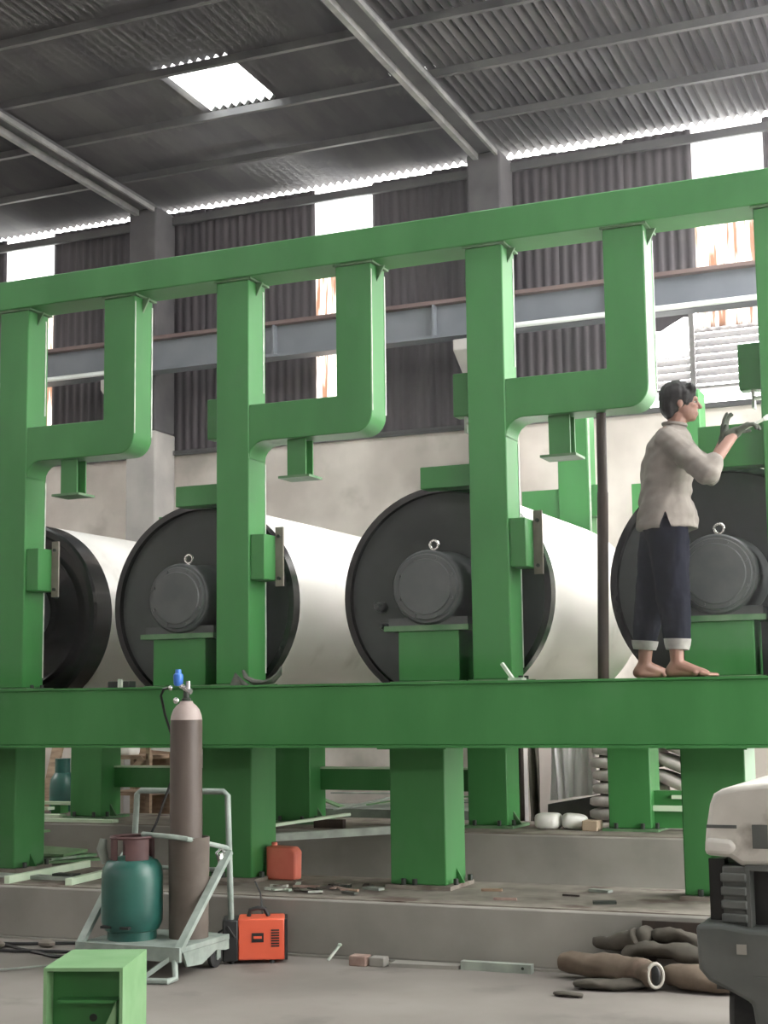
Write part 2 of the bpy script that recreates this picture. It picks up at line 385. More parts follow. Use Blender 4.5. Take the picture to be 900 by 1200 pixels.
for xx in (-15.3, -11.75, -8.12, -4.42):
    zf = lambda y, d: zr(y)-.09-d
    def slope(x0, x1, d0, d1, name, m):
        MB().add([(x0, 13, zf(13, d1)), (x1, 13, zf(13, d1)), (x1, 13, zf(13, d0)), (x0, 13, zf(13, d0)),
                  (x0, 3, zf(3, d1)), (x1, 3, zf(3, d1)), (x1, 3, zf(3, d0)), (x0, 3, zf(3, d0))],
                 [(0, 1, 2, 3), (7, 6, 5, 4), (0, 4, 5, 1), (1, 5, 6, 2), (2, 6, 7, 3), (3, 7, 4, 0)]).build(name, m, ce)
    slope(xx-.075, xx+.12, -.012, .03, 'rafter', M['rafter'])
    slope(xx-.10, xx-.05, .03, .09, 'rafter_flange', M['rafter_edge'])
    slope(xx+.11, xx+.138, .03, .075, 'rafter_flange', M['rafter_edge'])
# the roof goes on over the yard behind the picture, with a row of skylights
for a, b in ((7.42, 5.2), (4.2, -3), (-4, -10)):
    MB().add([(-17, a, zr(a)+.03), (4.2, a, zr(a)+.03), (4.2, b, zr(b)+.03), (-17, b, zr(b)+.03), (-17, a, zr(a)+.05), (4.2, a, zr(a)+.05), (4.2, b, zr(b)+.05), (-17, b, zr(b)+.05)],
             [(0, 1, 2, 3), (7, 6, 5, 4), (0, 4, 5, 1), (1, 5, 6, 2), (2, 6, 7, 3), (3, 7, 4, 0)]).build('roof_deck', M['roof'], ce)
for a, b in ((5.2, 4.2), (-3, -4)):
    for i in range(12):
        x0 = -17+i*1.77
        MB().add([(x0, a, zr(a)+.04), (x0+1.77, a, zr(a)+.04), (x0+1.77, b, zr(b)+.04), (x0, b, zr(b)+.04)], [(0, 1, 2, 3)]).build('skylight_sheet' if i % 4 == 1 else 'roof_deck', M['pane'] if i % 4 == 1 else M['roof'], ce, weld=False)

# ------------------------------------------------------------------ crane girder along the back wall
cg = thing('crane_girder', 'long blue grey steel crane girder running along the dark back wall', 'girder', (-6, 12.3, 4.63))
GY = 12.3
MB().box(-14.5, -.7, GY-.09, GY+.09, 4.95, 4.985).build('top_flange', M['crane_top'], cg, label='dull reddish top flange')
MB().box(-14.5, -.7, GY-.09, GY+.09, 4.64, 4.665).build('bottom_flange', M['crane'], cg)
MB().box(-14.5, -.7, GY-.012, GY+.012, 4.665, 4.95).build('web', M['crane'], cg)
for i in range(9): MB().box(-12.9+i*1.62, -12.88+i*1.62, GY-.08, GY+.08, 4.665, 4.95).build('stiffener', M['crane'], cg)
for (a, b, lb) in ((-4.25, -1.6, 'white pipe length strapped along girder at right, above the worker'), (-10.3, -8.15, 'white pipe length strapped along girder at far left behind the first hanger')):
    pp = MB().tube([(a, GY-.13, 4.66), (b, GY-.13, 4.66)], .024, 10).build('pipe', M['white_pipe'], label=lb, cat='pipe', group='white pipes along the girder', origin=((a+b)/2, GY-.13, 4.636))  # white tube put in for the bright highlight along the bottom flange

# ------------------------------------------------------------------ green machine frame
mf = thing('dryer_frame', 'large bright green steel machine frame of beams, columns and hooked hangers', 'machine frame', (-3.6, 8.3, .32))
CX = [-8.23, -6.50, -4.77, -3.04, -1.31]          # left edges of the columns
CWD, Y0, Y1, BT = .238, 8.30, 8.53, 1.517
MB().box(-9.2, .6, 8.27, 8.545, 4.15, 4.355).build('top_beam', M['green'], mf, bevel=.008)
MB().box(-9.2, .6, 7.85, 8.595, 1.165, 1.505).build('bottom_beam', M['green'], mf, bevel=.006)
MB().box(-9.2, .6, 7.835, 8.605, 1.505, 1.517).build('beam_top_plate', M['green'], mf)
MB().box(-9.2, .6, 7.835, 8.605, 1.150, 1.165).build('beam_bottom_plate', M['green'], mf)
def arc(cx, cz, r, a0, a1, n=7): return [(cx+r*math.cos(math.radians(a0+(a1-a0)*i/n)), cz+r*math.sin(math.radians(a0+(a1-a0)*i/n))) for i in range(n+1)]
for ci, cx in enumerate(CX):
    xr = cx+CWD
    c = MB().box(cx, xr, Y0, Y1, BT+.014, 4.138).build('column', M['green'], mf, bevel=.008)
    MB().box(cx-.012, xr+.02, Y0-.012, Y1+.02, 4.138, 4.15).build('top_plate', M['flange'], c)
    MB().box(cx-.02, xr+.06, Y0-.03, Y1+.04, BT, BT+.014).build('foot_plate', M['flange'], c)
    MB().prism([(xr, 4.138), (xr, 4.05), (xr+.05, 4.138)], 'Y', Y0+.10, Y0+.115).build('gusset', M['flange'], c)
    for yy in (Y0+.06, Y1-.06): MB().cyl((xr+.035, yy, BT+.014), .014, .02, n=6).build('bolt', M['dark_bolt'], c)
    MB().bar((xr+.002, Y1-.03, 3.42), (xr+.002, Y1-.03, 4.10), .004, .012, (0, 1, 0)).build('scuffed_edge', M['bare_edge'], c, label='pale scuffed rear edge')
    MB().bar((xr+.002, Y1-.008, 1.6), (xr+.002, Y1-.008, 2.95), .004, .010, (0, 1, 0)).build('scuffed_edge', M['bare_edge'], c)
    # hooked hanger: arm out of the column, post up to the top beam
    poly = [(xr, 2.955)]+[(xr+.11-.11*math.cos(math.radians(t)), 2.965+.105*math.sin(math.radians(t))) for t in (0, 20, 40, 60, 80, 90)]
    poly += [(xr+.72, 3.07)]+arc(xr+.742, 3.19, .12, -90, 0)+[(xr+.862, 4.138), (xr+.62, 4.138), (xr+.62, 3.31), (xr, 3.31)]
    h = MB().prism(poly, 'Y', Y0+.004, Y1-.004).build('hanger', M['green'], mf, bevel=.006)
    MB().box(xr+.608, xr+.882, Y0-.01, Y1+.018, 4.138, 4.15).build('top_plate', M['flange'], h)
    MB().prism([(xr+.862, 4.138), (xr+.862, 4.04), (xr+.915, 4.138)], 'Y', Y0+.10, Y0+.115).build('gusset', M['flange'], h)
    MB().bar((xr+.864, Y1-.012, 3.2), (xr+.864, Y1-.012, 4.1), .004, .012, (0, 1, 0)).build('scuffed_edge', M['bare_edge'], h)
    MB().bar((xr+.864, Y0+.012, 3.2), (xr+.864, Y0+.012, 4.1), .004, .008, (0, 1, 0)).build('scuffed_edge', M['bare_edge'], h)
    # short I-section stub with a foot plate below the arm
    s = MB().box(xr+.245, xr+.375, 8.36, 8.372, 2.835, 3.07).box(xr+.245, xr+.375, 8.46, 8.472, 2.835, 3.07).box(xr+.302, xr+.318, 8.372, 8.46, 2.835, 3.07).build('stub', M['green'], mf)
    MB().box(xr+.20, xr+.42, 8.32, 8.51, 2.82, 2.835).build('foot_plate', M['flange'], s)
    # side bracket with a dull upright plate
    b = MB().box(xr+.001, xr+.10, Y0+.02, Y1-.02, 2.185, 2.475).build('bracket', M['green'], mf, bevel=.006)
    MB().box(xr+.10, xr+.155, 8.47, 8.485, 2.15, 2.53).build('bracket_plate', M['beige_plate'], b, label='dull beige plate')
    for zz in (2.2, 2.47): MB().cyl((xr+.128, 8.455, zz), .012, .016, 'Y', 6).build('bolt', M['dark_bolt'], b)
    # box over the drum edge and the small block behind the hanger
    MB().box(cx-(.37 if ci == 4 else .34), cx-.001, 8.36, 8.50, 2.69, 2.93 if ci == 4 else 2.825).build('cross_box', M['green'], mf, bevel=.006)
    k = MB().box(cx-.14, cx-.001, 8.42, 8.52, 3.13, 3.40).build('drive_box', M['green'], mf, bevel=.01)
    MB().box(cx-.07, cx-.001, 8.44, 8.50, 3.08, 3.095).box(cx-.075, cx-.06, 8.44, 8.50, 3.03, 3.13).build('box_bracket', M['bare_edge'], k, label='pale small bracket')
# drum pedestals
DX = [-6.79, -5.06, -3.33, -1.60]
for dx in DX:
    p = MB().box(dx-.20, dx+.19, 8.34, 8.58, BT+.012, 1.83).build('pedestal', M['green'], mf, bevel=.006)
    MB().box(dx-.285, dx+.26, 8.32, 8.60, 1.83, 1.862).build('pedestal_top', M['flange'], p)
    MB().box(dx-.24, dx+.25, 8.30, 8.60, BT, BT+.012).build('foot_plate', M['flange'], p)
    for xx in (dx-.25, dx+.225): MB().cyl((xx, 8.38, 1.862), .016, .03, n=6).build('bolt', M['dark_bolt'], p)
# legs
for lx in (-6.63, -4.85, -3.57, -1.83):
    l = MB().box(lx, lx+.35, 8.27, 8.60, .345, 1.15).build('leg', M['green'], mf, bevel=.008)
    MB().box(lx-.02, lx+.39, 8.235, 8.63, .322, .345).build('foot_plate', M['ledge'], l, label='dusty foot plate')
    MB().box(lx-.07, lx+.37, 8.25, 8.605, 1.128, 1.15).build('head_plate', M['green'], l)
    MB().prism([(lx+.351, .345), (lx+.40, .345), (lx+.351, .43)], 'Y', 8.44, 8.455).build('gusset', M['green'], l)
    for bx, by in ((lx+.09, 8.255), (lx+.16, 8.255), (lx+.385, 8.34), (lx+.385, 8.58)): MB().cyl((bx, by, .345), .016, .035, n=6).build('bolt', M['dark_bolt'], l)

# rear frame
rf = thing('rear_frame', 'green rear frame standing on the far plinth behind the drums', 'machine frame', (-4.4, 11, .44))
for lx in (-7.77, -5.77, -4.09, -2.98, -1.3):
    l = MB().box(lx, lx+.32, 11.0, 11.3, .46, 1.19).build('leg', M['green'], rf, bevel=.008)
    MB().box(lx-.04, lx+.38, 10.95, 11.35, .44, .46).build('foot_plate', M['flange'], l)
    MB().prism([(lx+.321, .46), (lx+.39, .46), (lx+.321, .56)], 'Y', 11.13, 11.15).build('gusset', M['flange'], l)
    for bx, by in ((lx+.06, 10.975), (lx+.26, 10.975), (lx+.35, 11.05)): MB().cyl((bx, by, .46), .016, .04, n=6).build('bolt', M['dark_bolt'], l)
MB().box(-9.2, .6, 10.9, 11.4, 1.19, 1.50).build('bottom_beam', M['green'], rf, bevel=.006)
for a, b in ((-7.45, -5.77), (-5.45, -4.09)):
    t = MB().box(a, b, 11.2, 11.29, .70, .87).build('tie_beam', M['green'], rf)
    MB().box(a, b, 11.19, 11.295, .87, .885).build('tie_beam_flange', M['pale_primer'], t, label='pale top flange')
t = MB().box(-2.66, -1.3, 11.1, 11.2, .46, .73).build('low_panel', M['green'], rf)
MB().box(-2.66, -1.3, 11.06, 11.1, .585, .625).build('panel_rib', M['pale_primer'], t, label='pale rib')
MB().box(-2.52, -1.3, 11.06, 11.1, .675, .70).build('panel_rib', M['pale_primer'], t, label='pale rib')
for px, zt in ((-3.3, 3.62), (-2.43, 3.7), (-1.74, 3.72), (-6.6, 2.75)):
    p = MB().box(px, px+.24, 11.0, 11.22, 1.5, zt).build('post', M['green'], rf, bevel=.008)
    MB().box(px-.3, px, 11.02, 11.2, 2.66, 3.02).build('arm', M['green'], p)
    MB().box(px+.24, px+.31, 11.05, 11.2, 2.8, 3.04).build('side_block', M['green'], p)
MB().bar((-3.045, 10.995, 2.1), (-3.045, 10.995, 3.55), .012, .006, (0, 1, 0)).build('scuffed_edge', M['bare_edge'], rf)

# ------------------------------------------------------------------ drums (axis along local +Y, origin on the axis at the end plate)
def make_drum(name, label, black=False):
    d = thing(name, label, 'drum', (0, 0, 0), 'cream drying drums in a row', local=True)
    R_ = .68; LN = 1.93 if black else 2.26
    MB().lathe([(R_-.004, .07), (R_, .08), (R_, LN-.01), (R_-.01, LN), (.3, LN)], ax='Y', n=72, cap0=False).build('shell', M['drum'], d)
    if black:
        MB().lathe([(.0, .10), (.40, .10), (.47, .09), (.50, .03), (.515, .025), (.53, .06), (.60, .05), (.625, .0), (.665, .0), (.682, .015), (.682, .20)], ax='Y', n=72, cap1=False).build('end_plate', M['drum_black'], d, label='glossy black stepped end ring')
    else:
        MB().lathe([(.0, .06), (.30, .06), (.34, .05), (.60, .045), (.645, .04)], ax='Y', n=72, cap1=False).build('end_plate', M['drum_dark'], d, label='dark grey flat end plate')
        MB().lathe([(.640, .06), (.645, .0), (.684, .0), (.684, .09)], ax='Y', n=72, cap0=False, cap1=False).build('rim', M['drum_black'], d, label='black rim')
    h = MB().lathe([(0, -.335), (.165, -.335), (.17, -.325), (.195, -.325), (.20, -.31), (.20, -.30), (.215, -.30), (.225, -.285), (.225, -.02), (.24, 0), (.24, .07)], (0, 0, .03), 'Y', 40).build('bearing_housing', M['bearing'], d)
    MB().box(-.27, .24, -.26, -.02, -.198, -.15).build('bearing_foot', M['bearing'], h)
    for a in range(8):
        t = PI/8+a*PI/4; MB().cyl((.182*math.cos(t), -.333, .03+.182*math.sin(t)), .010, .02, 'Y', 6).build('cover_bolt', M['bearing'], h)
    ring = [(.028*math.cos(2*PI*i/12), -.17, .295+.028*math.sin(2*PI*i/12)) for i in range(13)]
    MB().tube(ring, .009, 6, caps=False).cyl((0, -.17, .24), .012, .03, n=8).build('eye_bolt', M['bright_steel'], h, label='bright steel lifting eye')
    return d
DY, DZ = 8.62, 2.06
d0 = make_drum('drying_drum', 'cream drum second from left with a dark end plate, behind the brown gas cylinder')
d0.location = (DX[1], DY, DZ)
d2 = copy_tree(d0); d2.location = (DX[2], DY, DZ); d2['label'] = 'cream drum left of the rusty pole, dark end plate with grease fittings'
for (px, pz, r) in ((-.44, -.06, .036), (-.41, -.185, .026), (-.35, -.16, .022)):
    g = MB().lathe([(r, .045), (r, .0), (r*.8, -.01), (r*.55, -.012), (r*.55, -.05), (r*.4, -.06)], (px, 0, pz), 'Y', 10).ell((px-r*.6, -.02, pz+r*.5), (r*.4, r*.5, r*.4), 8).build('grease_fitting', M['bearing'], d2, origin=(px, 0, pz))
d3 = copy_tree(d0); d3.location = (DX[3], DY, DZ); d3['label'] = 'cream drum at far right whose end plate is behind the standing worker'
d1 = make_drum('drying_drum', 'leftmost drum with glossy black stepped end ring, cut by the first column', True)
d1.location = (DX[0], 8.93, DZ)

# rusty prop pole
pl = MB().tube([(-2.285, 8.41, BT), (-2.255, 8.41, 2.6)], .033, 12).tube([(-2.255, 8.41, 2.6), (-2.25, 8.41, 3.069)], .03, 12).build('prop_pole', M['rust'], label='dark rusty steel pole propped between beam and hanger left of the worker', cat='pole')
# scrap on the beam
sc = MB().tube([(-4.475, 8.12, BT+.095), (-4.45, 8.115, BT+.05), (-4.39, 8.11, BT+.022), (-4.32, 8.1, BT+.018), (-4.26, 8.1, BT+.03), (-4.215, 8.1, BT+.07), (-4.20, 8.1, BT+.115)], [.012, .022, .030, .022, .034, .026, .008], 8, flat=.6)
for p_ in sc.v: p_.z = max(p_.z, BT+.001)
sc.build('scrap_offcut', M['scrap_dark'], label='dark curved steel offcut lying on green beam beside second column', cat='scrap')
MB().add([(-4.56, 8.1, BT), (-4.47, 8.1, BT), (-4.535, 8.13, BT+.085), (-4.56, 8.2, BT), (-4.47, 8.2, BT), (-4.525, 8.16, BT+.06)], [(0, 1, 2), (3, 5, 4), (0, 2, 5, 3), (1, 4, 5, 2), (0, 3, 4, 1)]).build('steel_wedge', M['scrap_dark'], label='small dark steel wedge at the foot of second column', cat='scrap')
bx = thing('junction_box', 'small black box with pale clip on beam left of second drum', 'box', (-5.3, 8.1, BT))
MB().box(-5.42, -5.26, 8.06, 8.14, BT, BT+.042).build('case', M['black'], bx, bevel=.004)
MB().box(-5.335, -5.305, 8.045, 8.06, BT, BT+.055).build('clip', M['bare_edge'], bx, label='pale clip')
MB().bar((-2.79, 8.1, BT+.10), (-2.72, 8.08, BT+.012), .018).box(-2.74, -2.66, 8.05, 8.14, BT, BT+.018).build('clamp', M['bare_edge'], label='small pale clamp on beam at foot of third column', cat='clamp')

# ------------------------------------------------------------------ worker
def wp(x, y, z): return (x*.973, y, BT+(z-1.52)*.985)
pm = MB()
# legs (left leg far, right leg near), bare feet
HIPL, KNL, ANL = wp(-1.90, 8.12, 2.33), wp(-1.985, 8.13, 1.96), wp(-2.03, 8.13, 1.60)
HIPR, KNR, ANR = wp(-1.84, 7.99, 2.33), wp(-1.815, 7.97, 1.95), wp(-1.805, 7.96, 1.60)
for H, K, A, dirx, diry in ((HIPL, KNL, ANL, .75, .45), (HIPR, KNR, ANR, .99, .02)):
    pm.chain([H, K, A], [.082, .055, .036])
    a = Vector(A); d = Vector((dirx, diry, 0)).normalized(); sd = Vector((-d.y, d.x, 0))
    heel = Vector((a.x, a.y, BT+.034))-d*.035
    pm.cap(a, heel, .036, .033)
    pm.chain([a+Vector((0, 0, -.01)), Vector((a.x, a.y, BT+.035))+d*.09, Vector((a.x, a.y, BT+.022))+d*.15], [.036, .030, .020])
    pm.chain([heel, Vector((a.x, a.y, BT+.022))+d*.14], [.03, .021])
    for i, (o, ln) in enumerate(((.026, .205), (.010, .20), (-.004, .192), (-.017, .182), (-.029, .17))):
        b0 = Vector((a.x, a.y, BT+.018))+d*.13+sd*o; b1 = Vector((a.x, a.y, BT+.012))+d*ln+sd*o*1.15
        pm.cap(b0, b1, .013, .0105 if i == 0 else .0085, 8)
    pm.cap(Vector((a.x, a.y, BT+.02))+d*.10+sd*.02, Vector((a.x, a.y, BT+.02))+d*.10-sd*.024, .018, .016)
# trunk
pm.ell(wp(-1.865, 8.06, 2.40), (.105, .15, .12)); pm.ell(wp(-1.85, 8.065, 2.56), (.095, .135, .14)); pm.ell(wp(-1.825, 8.07, 2.74), (.11, .165, .15))
pm.cap(wp(-1.815, 7.94, 2.83), wp(-1.81, 8.20, 2.83), .065, .065)
NK = wp(-1.80, 8.07, 2.88); HD = Vector(wp(-1.755, 8.075, 3.045))
pm.cap(NK, HD+Vector((-.015, 0, -.07)), .056, .052)
# head, turned to the right and a little away
hr = Matrix.Rotation(math.radians(14), 3, 'Z')
def hp(x, y, z): return HD+hr @ Vector((x, y, z))
pm.ell(hp(-.012, 0, .022), (.092, .072, .086), 20, hr); pm.ell(hp(.022, 0, -.035), (.066, .056, .072), 18, hr)
pm.cap(hp(.058, .0, -.082), hp(.02, 0, -.075), .023, .035)
pm.cap(hp(.086, 0, .005), hp(.103, 0, -.026), .008, .013); pm.cap(hp(.078, -.025, .018), hp(.078, .025, .018), .014, .014)
pm.cap(hp(.084, -.012, -.058), hp(.084, .012, -.058), .008, .008); pm.cap(hp(.083, -.010, -.069), hp(.083, .010, -.069), .007, .007)
for s in (-1, 1):
    pm.ell(hp(-.008, s*.073, -.012), (.019, .008, .031), 12, hr); pm.ell(hp(.058, s*.035, -.02), (.02, .018, .018), 10, hr)
# arms
SHR, ELR, WRR = wp(-1.805, 7.92, 2.82), wp(-1.585, 7.86, 2.615), wp(-1.445, 7.98, 2.835)
SHL, ELL, WLL = wp(-1.80, 8.22, 2.82), wp(-1.64, 8.24, 2.66), wp(-1.545, 8.20, 2.84)
pm.chain([SHR, ELR, WRR], [.055, .042, .027]); pm.chain([SHL, ELL, WLL], [.055, .042, .027])
per = pm.build('person', M['skin'], label='barefoot worker in beige shirt and dark trousers standing on the green beam', cat='person', origin=(-1.8, 8.05, BT))
remeshed(per, .0055, 4)
def pchild(mb, name, m, voxel, it=4, warp=None, label=None, parent=None):
    o = mb.build(name, m, parent or per, origin=(-1.8, 8.05, 2.3), label=label); return remeshed(o, voxel, it, warp=warp)
# hair
hm = MB(); hm.ell(hp(-.020, 0, .036), (.104, .086, .093), 20, hr); hm.ell(hp(-.055, 0, -.008), (.066, .074, .075), 16, hr)
hm.cap(hp(.052, -.045, .072), hp(.052, .045, .072), .032, .032); hm.cap(hp(-.065, -.03, -.055), hp(-.065, .03, -.055), .032, .032)
for s in (-1, 1): hm.cap(hp(.03, s*.064, .04), hp(.02, s*.072, -.005), .020, .010)
def hw(p, n):
    k = noise.noise(Vector((p.x*55, p.y*55, p.z*24)))*.005; return p+n*k
pchild(hm, 'hair', M['hair'], .006, 2, hw)
for s in (-1, 1):
    e = MB().ell(hp(.070, s*.03, -.002), (.009, .009, .006), 10).build('eye', M['eyewhite'], per)
    MB().ell(hp(.081, s*.031, -.002), (.004, .005, .005), 8).build('pupil', M['black'], e)
# trousers
tm = MB(); tm.ell(wp(-1.865, 8.06, 2.36), (.128, .17, .13), 18)
tm.chain([HIPL, KNL, wp(-2.02, 8.13, 1.735)], [.118, .088, .066], 16); tm.chain([HIPR, KNR, wp(-1.80, 7.965, 1.735)], [.118, .090, .070], 16)
def tw(p, n):
    q = p; return p+n*(noise.noise(Vector((q.x*14, q.y*14, q.z*7)))*.012+noise.noise(Vector((q.x*30, q.y*30, q.z*22)))*.004)
tr = pchild(tm, 'trousers', M['trousers'], .009, 3, tw)
for A, B in ((wp(-2.022, 8.13, 1.73), wp(-2.026, 8.13, 1.68)), (wp(-1.80, 7.965, 1.73), wp(-1.802, 7.963, 1.67))):
    cf = MB().tube([A, ((A[0]+B[0])/2, A[1], (A[2]+B[2])/2), B], [.074, .070, .062], 18)
    cf.build('rolled_cuff', M['cuff'], tr, label='rolled grey trouser cuff')
# shirt: body, open hem and sleeves rolled above the elbow
sm = MB(); rings = []
for (cx, cz, rx, ry) in ((-1.855, 2.335, .168, .208), (-1.855, 2.40, .164, .202), (-1.86, 2.52, .138, .175), (-1.845, 2.66, .142, .18), (-1.825, 2.78, .135, .195), (-1.812, 2.85, .105, .17), (-1.80, 2.895, .07, .09), (-1.795, 2.92, .058, .062)):
    c = Vector(wp(cx, 8.065, cz)); rings.append([c+Vector((rx*math.cos(2*PI*k/24), ry*math.sin(2*PI*k/24), 0)) for k in range(24)])
sm.loft(rings)
eR = Vector(SHR).lerp(Vector(ELR), 1.02); fR = Vector(ELR).lerp(Vector(WRR), .22); eL = Vector(SHL).lerp(Vector(ELL), 1.0)
sm.chain([SHR, eR], [.076, .068]); sm.cap(eR, fR, .066, .058); sm.chain([SHL, eL], [.076, .066])
def shw(p, n):
    q = p+Vector((-1.8, 8.05, 2.3)); w = noise.noise(Vector((q.x*10+q.z*5, q.y*10, q.z*13-q.x*6)))*.013+noise.noise(Vector((q.x*9+q.z*10, q.y*8, q.z*19-q.x*15)))*.010
    return p+n*w
sh = pchild(sm, 'shirt', M['shirt'], .0085, 3, shw)
b = bmesh.new(); b.from_mesh(sh.data)      # the side slit at the hem
so = Vector((-1.8, 8.05, 2.3)); ap = Vector(wp(-1.822, 8.0, 2.425))-so; KS = .34
def near(f): c = f.calc_center_median(); return c.y < -.04 and c.z < ap.z+.02 and abs(c.x-ap.x) < .09
for sg in (1, -1):
    fs = list(b.faces); es = {e for f in fs for e in f.edges}; vs_ = {v for f in fs for v in f.verts}
    bmesh.ops.bisect_plane(b, geom=fs+list(es)+list(vs_), dist=1e-6, plane_co=ap, plane_no=Vector((1, 0, sg*KS)).normalized())
dl = [f for f in b.faces if near(f) and f.calc_center_median().z < ap.z and abs(f.calc_center_median().x-ap.x) < (ap.z-f.calc_center_median().z)*KS]
bmesh.ops.delete(b, geom=dl, context='FACES'); b.to_mesh(sh.data); b.free()
cl = [Vector(wp(-1.795, 8.067, 2.925))+Vector((.062*math.cos(2*PI*k/18), .066*math.sin(2*PI*k/18), .006*math.cos(2*PI*k/18)*-1)) for k in range(19)]
MB().tube(cl, .010, 8, caps=False).build('collar', M['shirt'], sh)
# gloved hands with five fingers each
def hand(wrist, fdir, palm_n, side, curls, thumb, name):
    w = Vector(wrist); f = Vector(fdir).normalized(); n = Vector(palm_n); n = (n-f*n.dot(f)).normalized(); s = f.cross(n)*side
    g = MB(); g.cap(w-f*.03, w+f*.01, .036, .031)
    g.chain([w+f*.02+s*.022, w+f*.075+s*.028], [.018, .016]); g.chain([w+f*.02, w+f*.08], [.021, .017]); g.chain([w+f*.02-s*.02, w+f*.075-s*.026], [.018, .015])
    for i, ln in enumerate((.066, .074, .07, .055)):
        o = s*(.030-.020*i); p0 = w+f*.08+o; c = curls[i]
        p1 = p0+(f*math.cos(c*.5)+n*math.sin(c*.5))*ln*.45; p2 = p1+(f*math.cos(c*1.3)+n*math.sin(c*1.3))*ln*.32; p3 = p2+(f*math.cos(c*2)+n*math.sin(c*2))*ln*.25
        g.chain([p0, p1, p2, p3], [.0115, .0105, .0095, .0085], 8)
    t0 = w+f*.03+s*.030; t1 = t0+(s*.7+f*.6+n*thumb).normalized()*.035; t2 = t1+(f*.9+s*.25+n*thumb).normalized()*.03
    g.chain([t0, t1, t2], [.016, .0125, .0095], 8)
    return pchild(g, name, M['glove'], .0036, 2, label='dark work glove')
hand(WRR, (.78, .10, .45), (.5, .2, -.8), 1, (.75, .8, .85, .9), .5, 'glove')
hand(WLL, (.10, -.12, .98), (.9, -.1, -.1), -1, (.25, .45, .5, .3), .4, 'glove')
tl_a = Vector(WRR)+Vector((.055, .0, .02)); tdir = Vector((.9, .12, .40)).normalized()
tool = thing('hand_tool', 'slim pale tool pointing right from the worker\'s gloved right hand', 'tool', tuple(tl_a))
MB().tube([tl_a, tl_a+tdir*.11], .009, 8).build('tool_handle', M['bare_edge'], tool)
MB().tube([tl_a+tdir*.11, tl_a+tdir*.13, tl_a+tdir*.19], [.012, .016, .012], 8).build('tool_head', M['white_pipe'], tool, label='white tool head')

# ------------------------------------------------------------------ cylinder cart and what it carries
ct = thing('cylinder_cart', 'worn grey steel trolley on wheels carrying a green and a brown gas cylinder', 'cart', (-4.44, 7.1, 0))
MB().box(-4.76, -4.13, 6.83, 7.36, .135, .165).build('deck', M['cart'], ct, bevel=.004)
MB().box(-4.765, -4.125, 6.81, 6.83, .095, .168).build('front_rail', M['cart'], ct)
T = .017
MB().tube([(-4.79, 7.38, .15), (-4.77, 7.38, .62), (-4.755, 7.38, .905), (-4.73, 7.38, .925), (-4.19, 7.38, .925), (-4.165, 7.38, .905), (-4.155, 7.38, .6), (-4.14, 7.38, .15)], T, 10).build('handle', M['cart'], ct)
for (a, b) in (((-4.78, 7.37, .64), (-4.745, 6.83, .16)), ((-4.15, 7.37, .60), (-4.145, 6.83, .15))):
    MB().bar(a, b, .042, .026).build('strut', M['cart'], ct)
MB().tube([(-4.16, 7.37, .62), (-4.23, 7.045, .695), (-4.30, 7.03, .705), (-4.50, 7.04, .715)], .014, 8).build('retaining_bar', M['cart'], ct)
MB().tube([(-4.70, 7.38, .50), (-4.2, 7.38, .50)], .012, 8).build('back_bar', M['cart'], ct)
MB().prism([(6.86, .135), (7.4, .135), (7.42, .09), (7.3, .085), (7.2, .10), (7.05, .05), (6.9, .06)], 'X', -4.145, -4.132).build('side_skirt', M['cart'], ct)
MB().tube([(-4.16, 6.82, .10), (-4.13, 6.78, .02), (-4.14, 6.72, .016), (-4.28, 6.70, .016), (-4.33, 6.74, .016)], .016, 8).bar((-4.30, 6.74, .02), (-4.18, 6.83, .12), .022).build('stand', M['cart'], ct)
for (wx, wy) in ((-4.165, 7.24), (-4.72, 7.24), (-4.70, 6.92)):
    w = MB().lathe([(.02, -.018), (.05, -.018), (.062, -.010), (.062, .010), (.05, .018), (.02, .018)], (wx, wy, .062), 'X', 20).build('wheel', M['rubber'], ct)
    MB().cyl((wx-.02, wy, .062), .022, .04, 'X', 12).build('wheel_hub', M['cart'], w)
    MB().box(wx-.026, wx-.021, wy-.02, wy+.02, .05, .135).box(wx+.021, wx+.026, wy-.02, wy+.02, .05, .135).build('fork', M['cart'], w)
MB().ell((-4.175, 7.33, .56), (.02, .03, .04), 10).tube([(-4.2, 7.34, .56), (-4.19, 7.3, .60), (-4.17, 7.32, .62), (-4.16, 7.36, .58), (-4.18, 7.36, .54), (-4.2, 7.34, .56)], .009, 6).build('chain_end', M['bright_steel'], ct, label='looped bright chain')
MB().lathe([(.100, .0), (.106, .0), (.112, .53), (.106, .53), (.100, .0)], (-4.283, 7.165, .165), 'Z', 28, cap0=False, cap1=False).build('holder_sleeve', M['sleeve'], ct, label='dusty brown holder sleeve round the tall cylinder')
oc = thing('oxygen_cylinder', 'tall dusty brown gas cylinder with blue regulator standing on trolley', 'gas cylinder', (-4.30, 7.16, .165))
CXY = (-4.30, 7.16, .165)
MB().lathe([(.07, 0), (.086, .012), (.088, .04), (.088, 1.13), (.0875, 1.16)], CXY, 'Z', 28).build('body', M['brown_cyl'], oc)
MB().lathe([(.0875, 1.16), (.083, 1.185), (.072, 1.215), (.055, 1.237), (.038, 1.25), (.034, 1.262)], CXY, 'Z', 28).build('shoulder', M['cyl_shoulder'], oc, label='chalky pale shoulder')
v = MB().lathe([(.024, 1.26), (.026, 1.275), (.018, 1.28), (.016, 1.335), (.02, 1.34), (.02, 1.35)], CXY, 'Z', 12).build('valve', M['dark_bolt'], oc)
rg = MB().tube([(-4.245, 7.12, 1.475), (-4.31, 7.12, 1.51), (-4.33, 7.11, 1.535)], .015, 8).cyl((-4.265, 7.12, 1.48), .013, .055, 'Z', 10).ell((-4.365, 7.1, 1.50), (.014, .014, .014), 8).build('regulator', M['bright_steel'], oc, label='bright steel regulator arm')
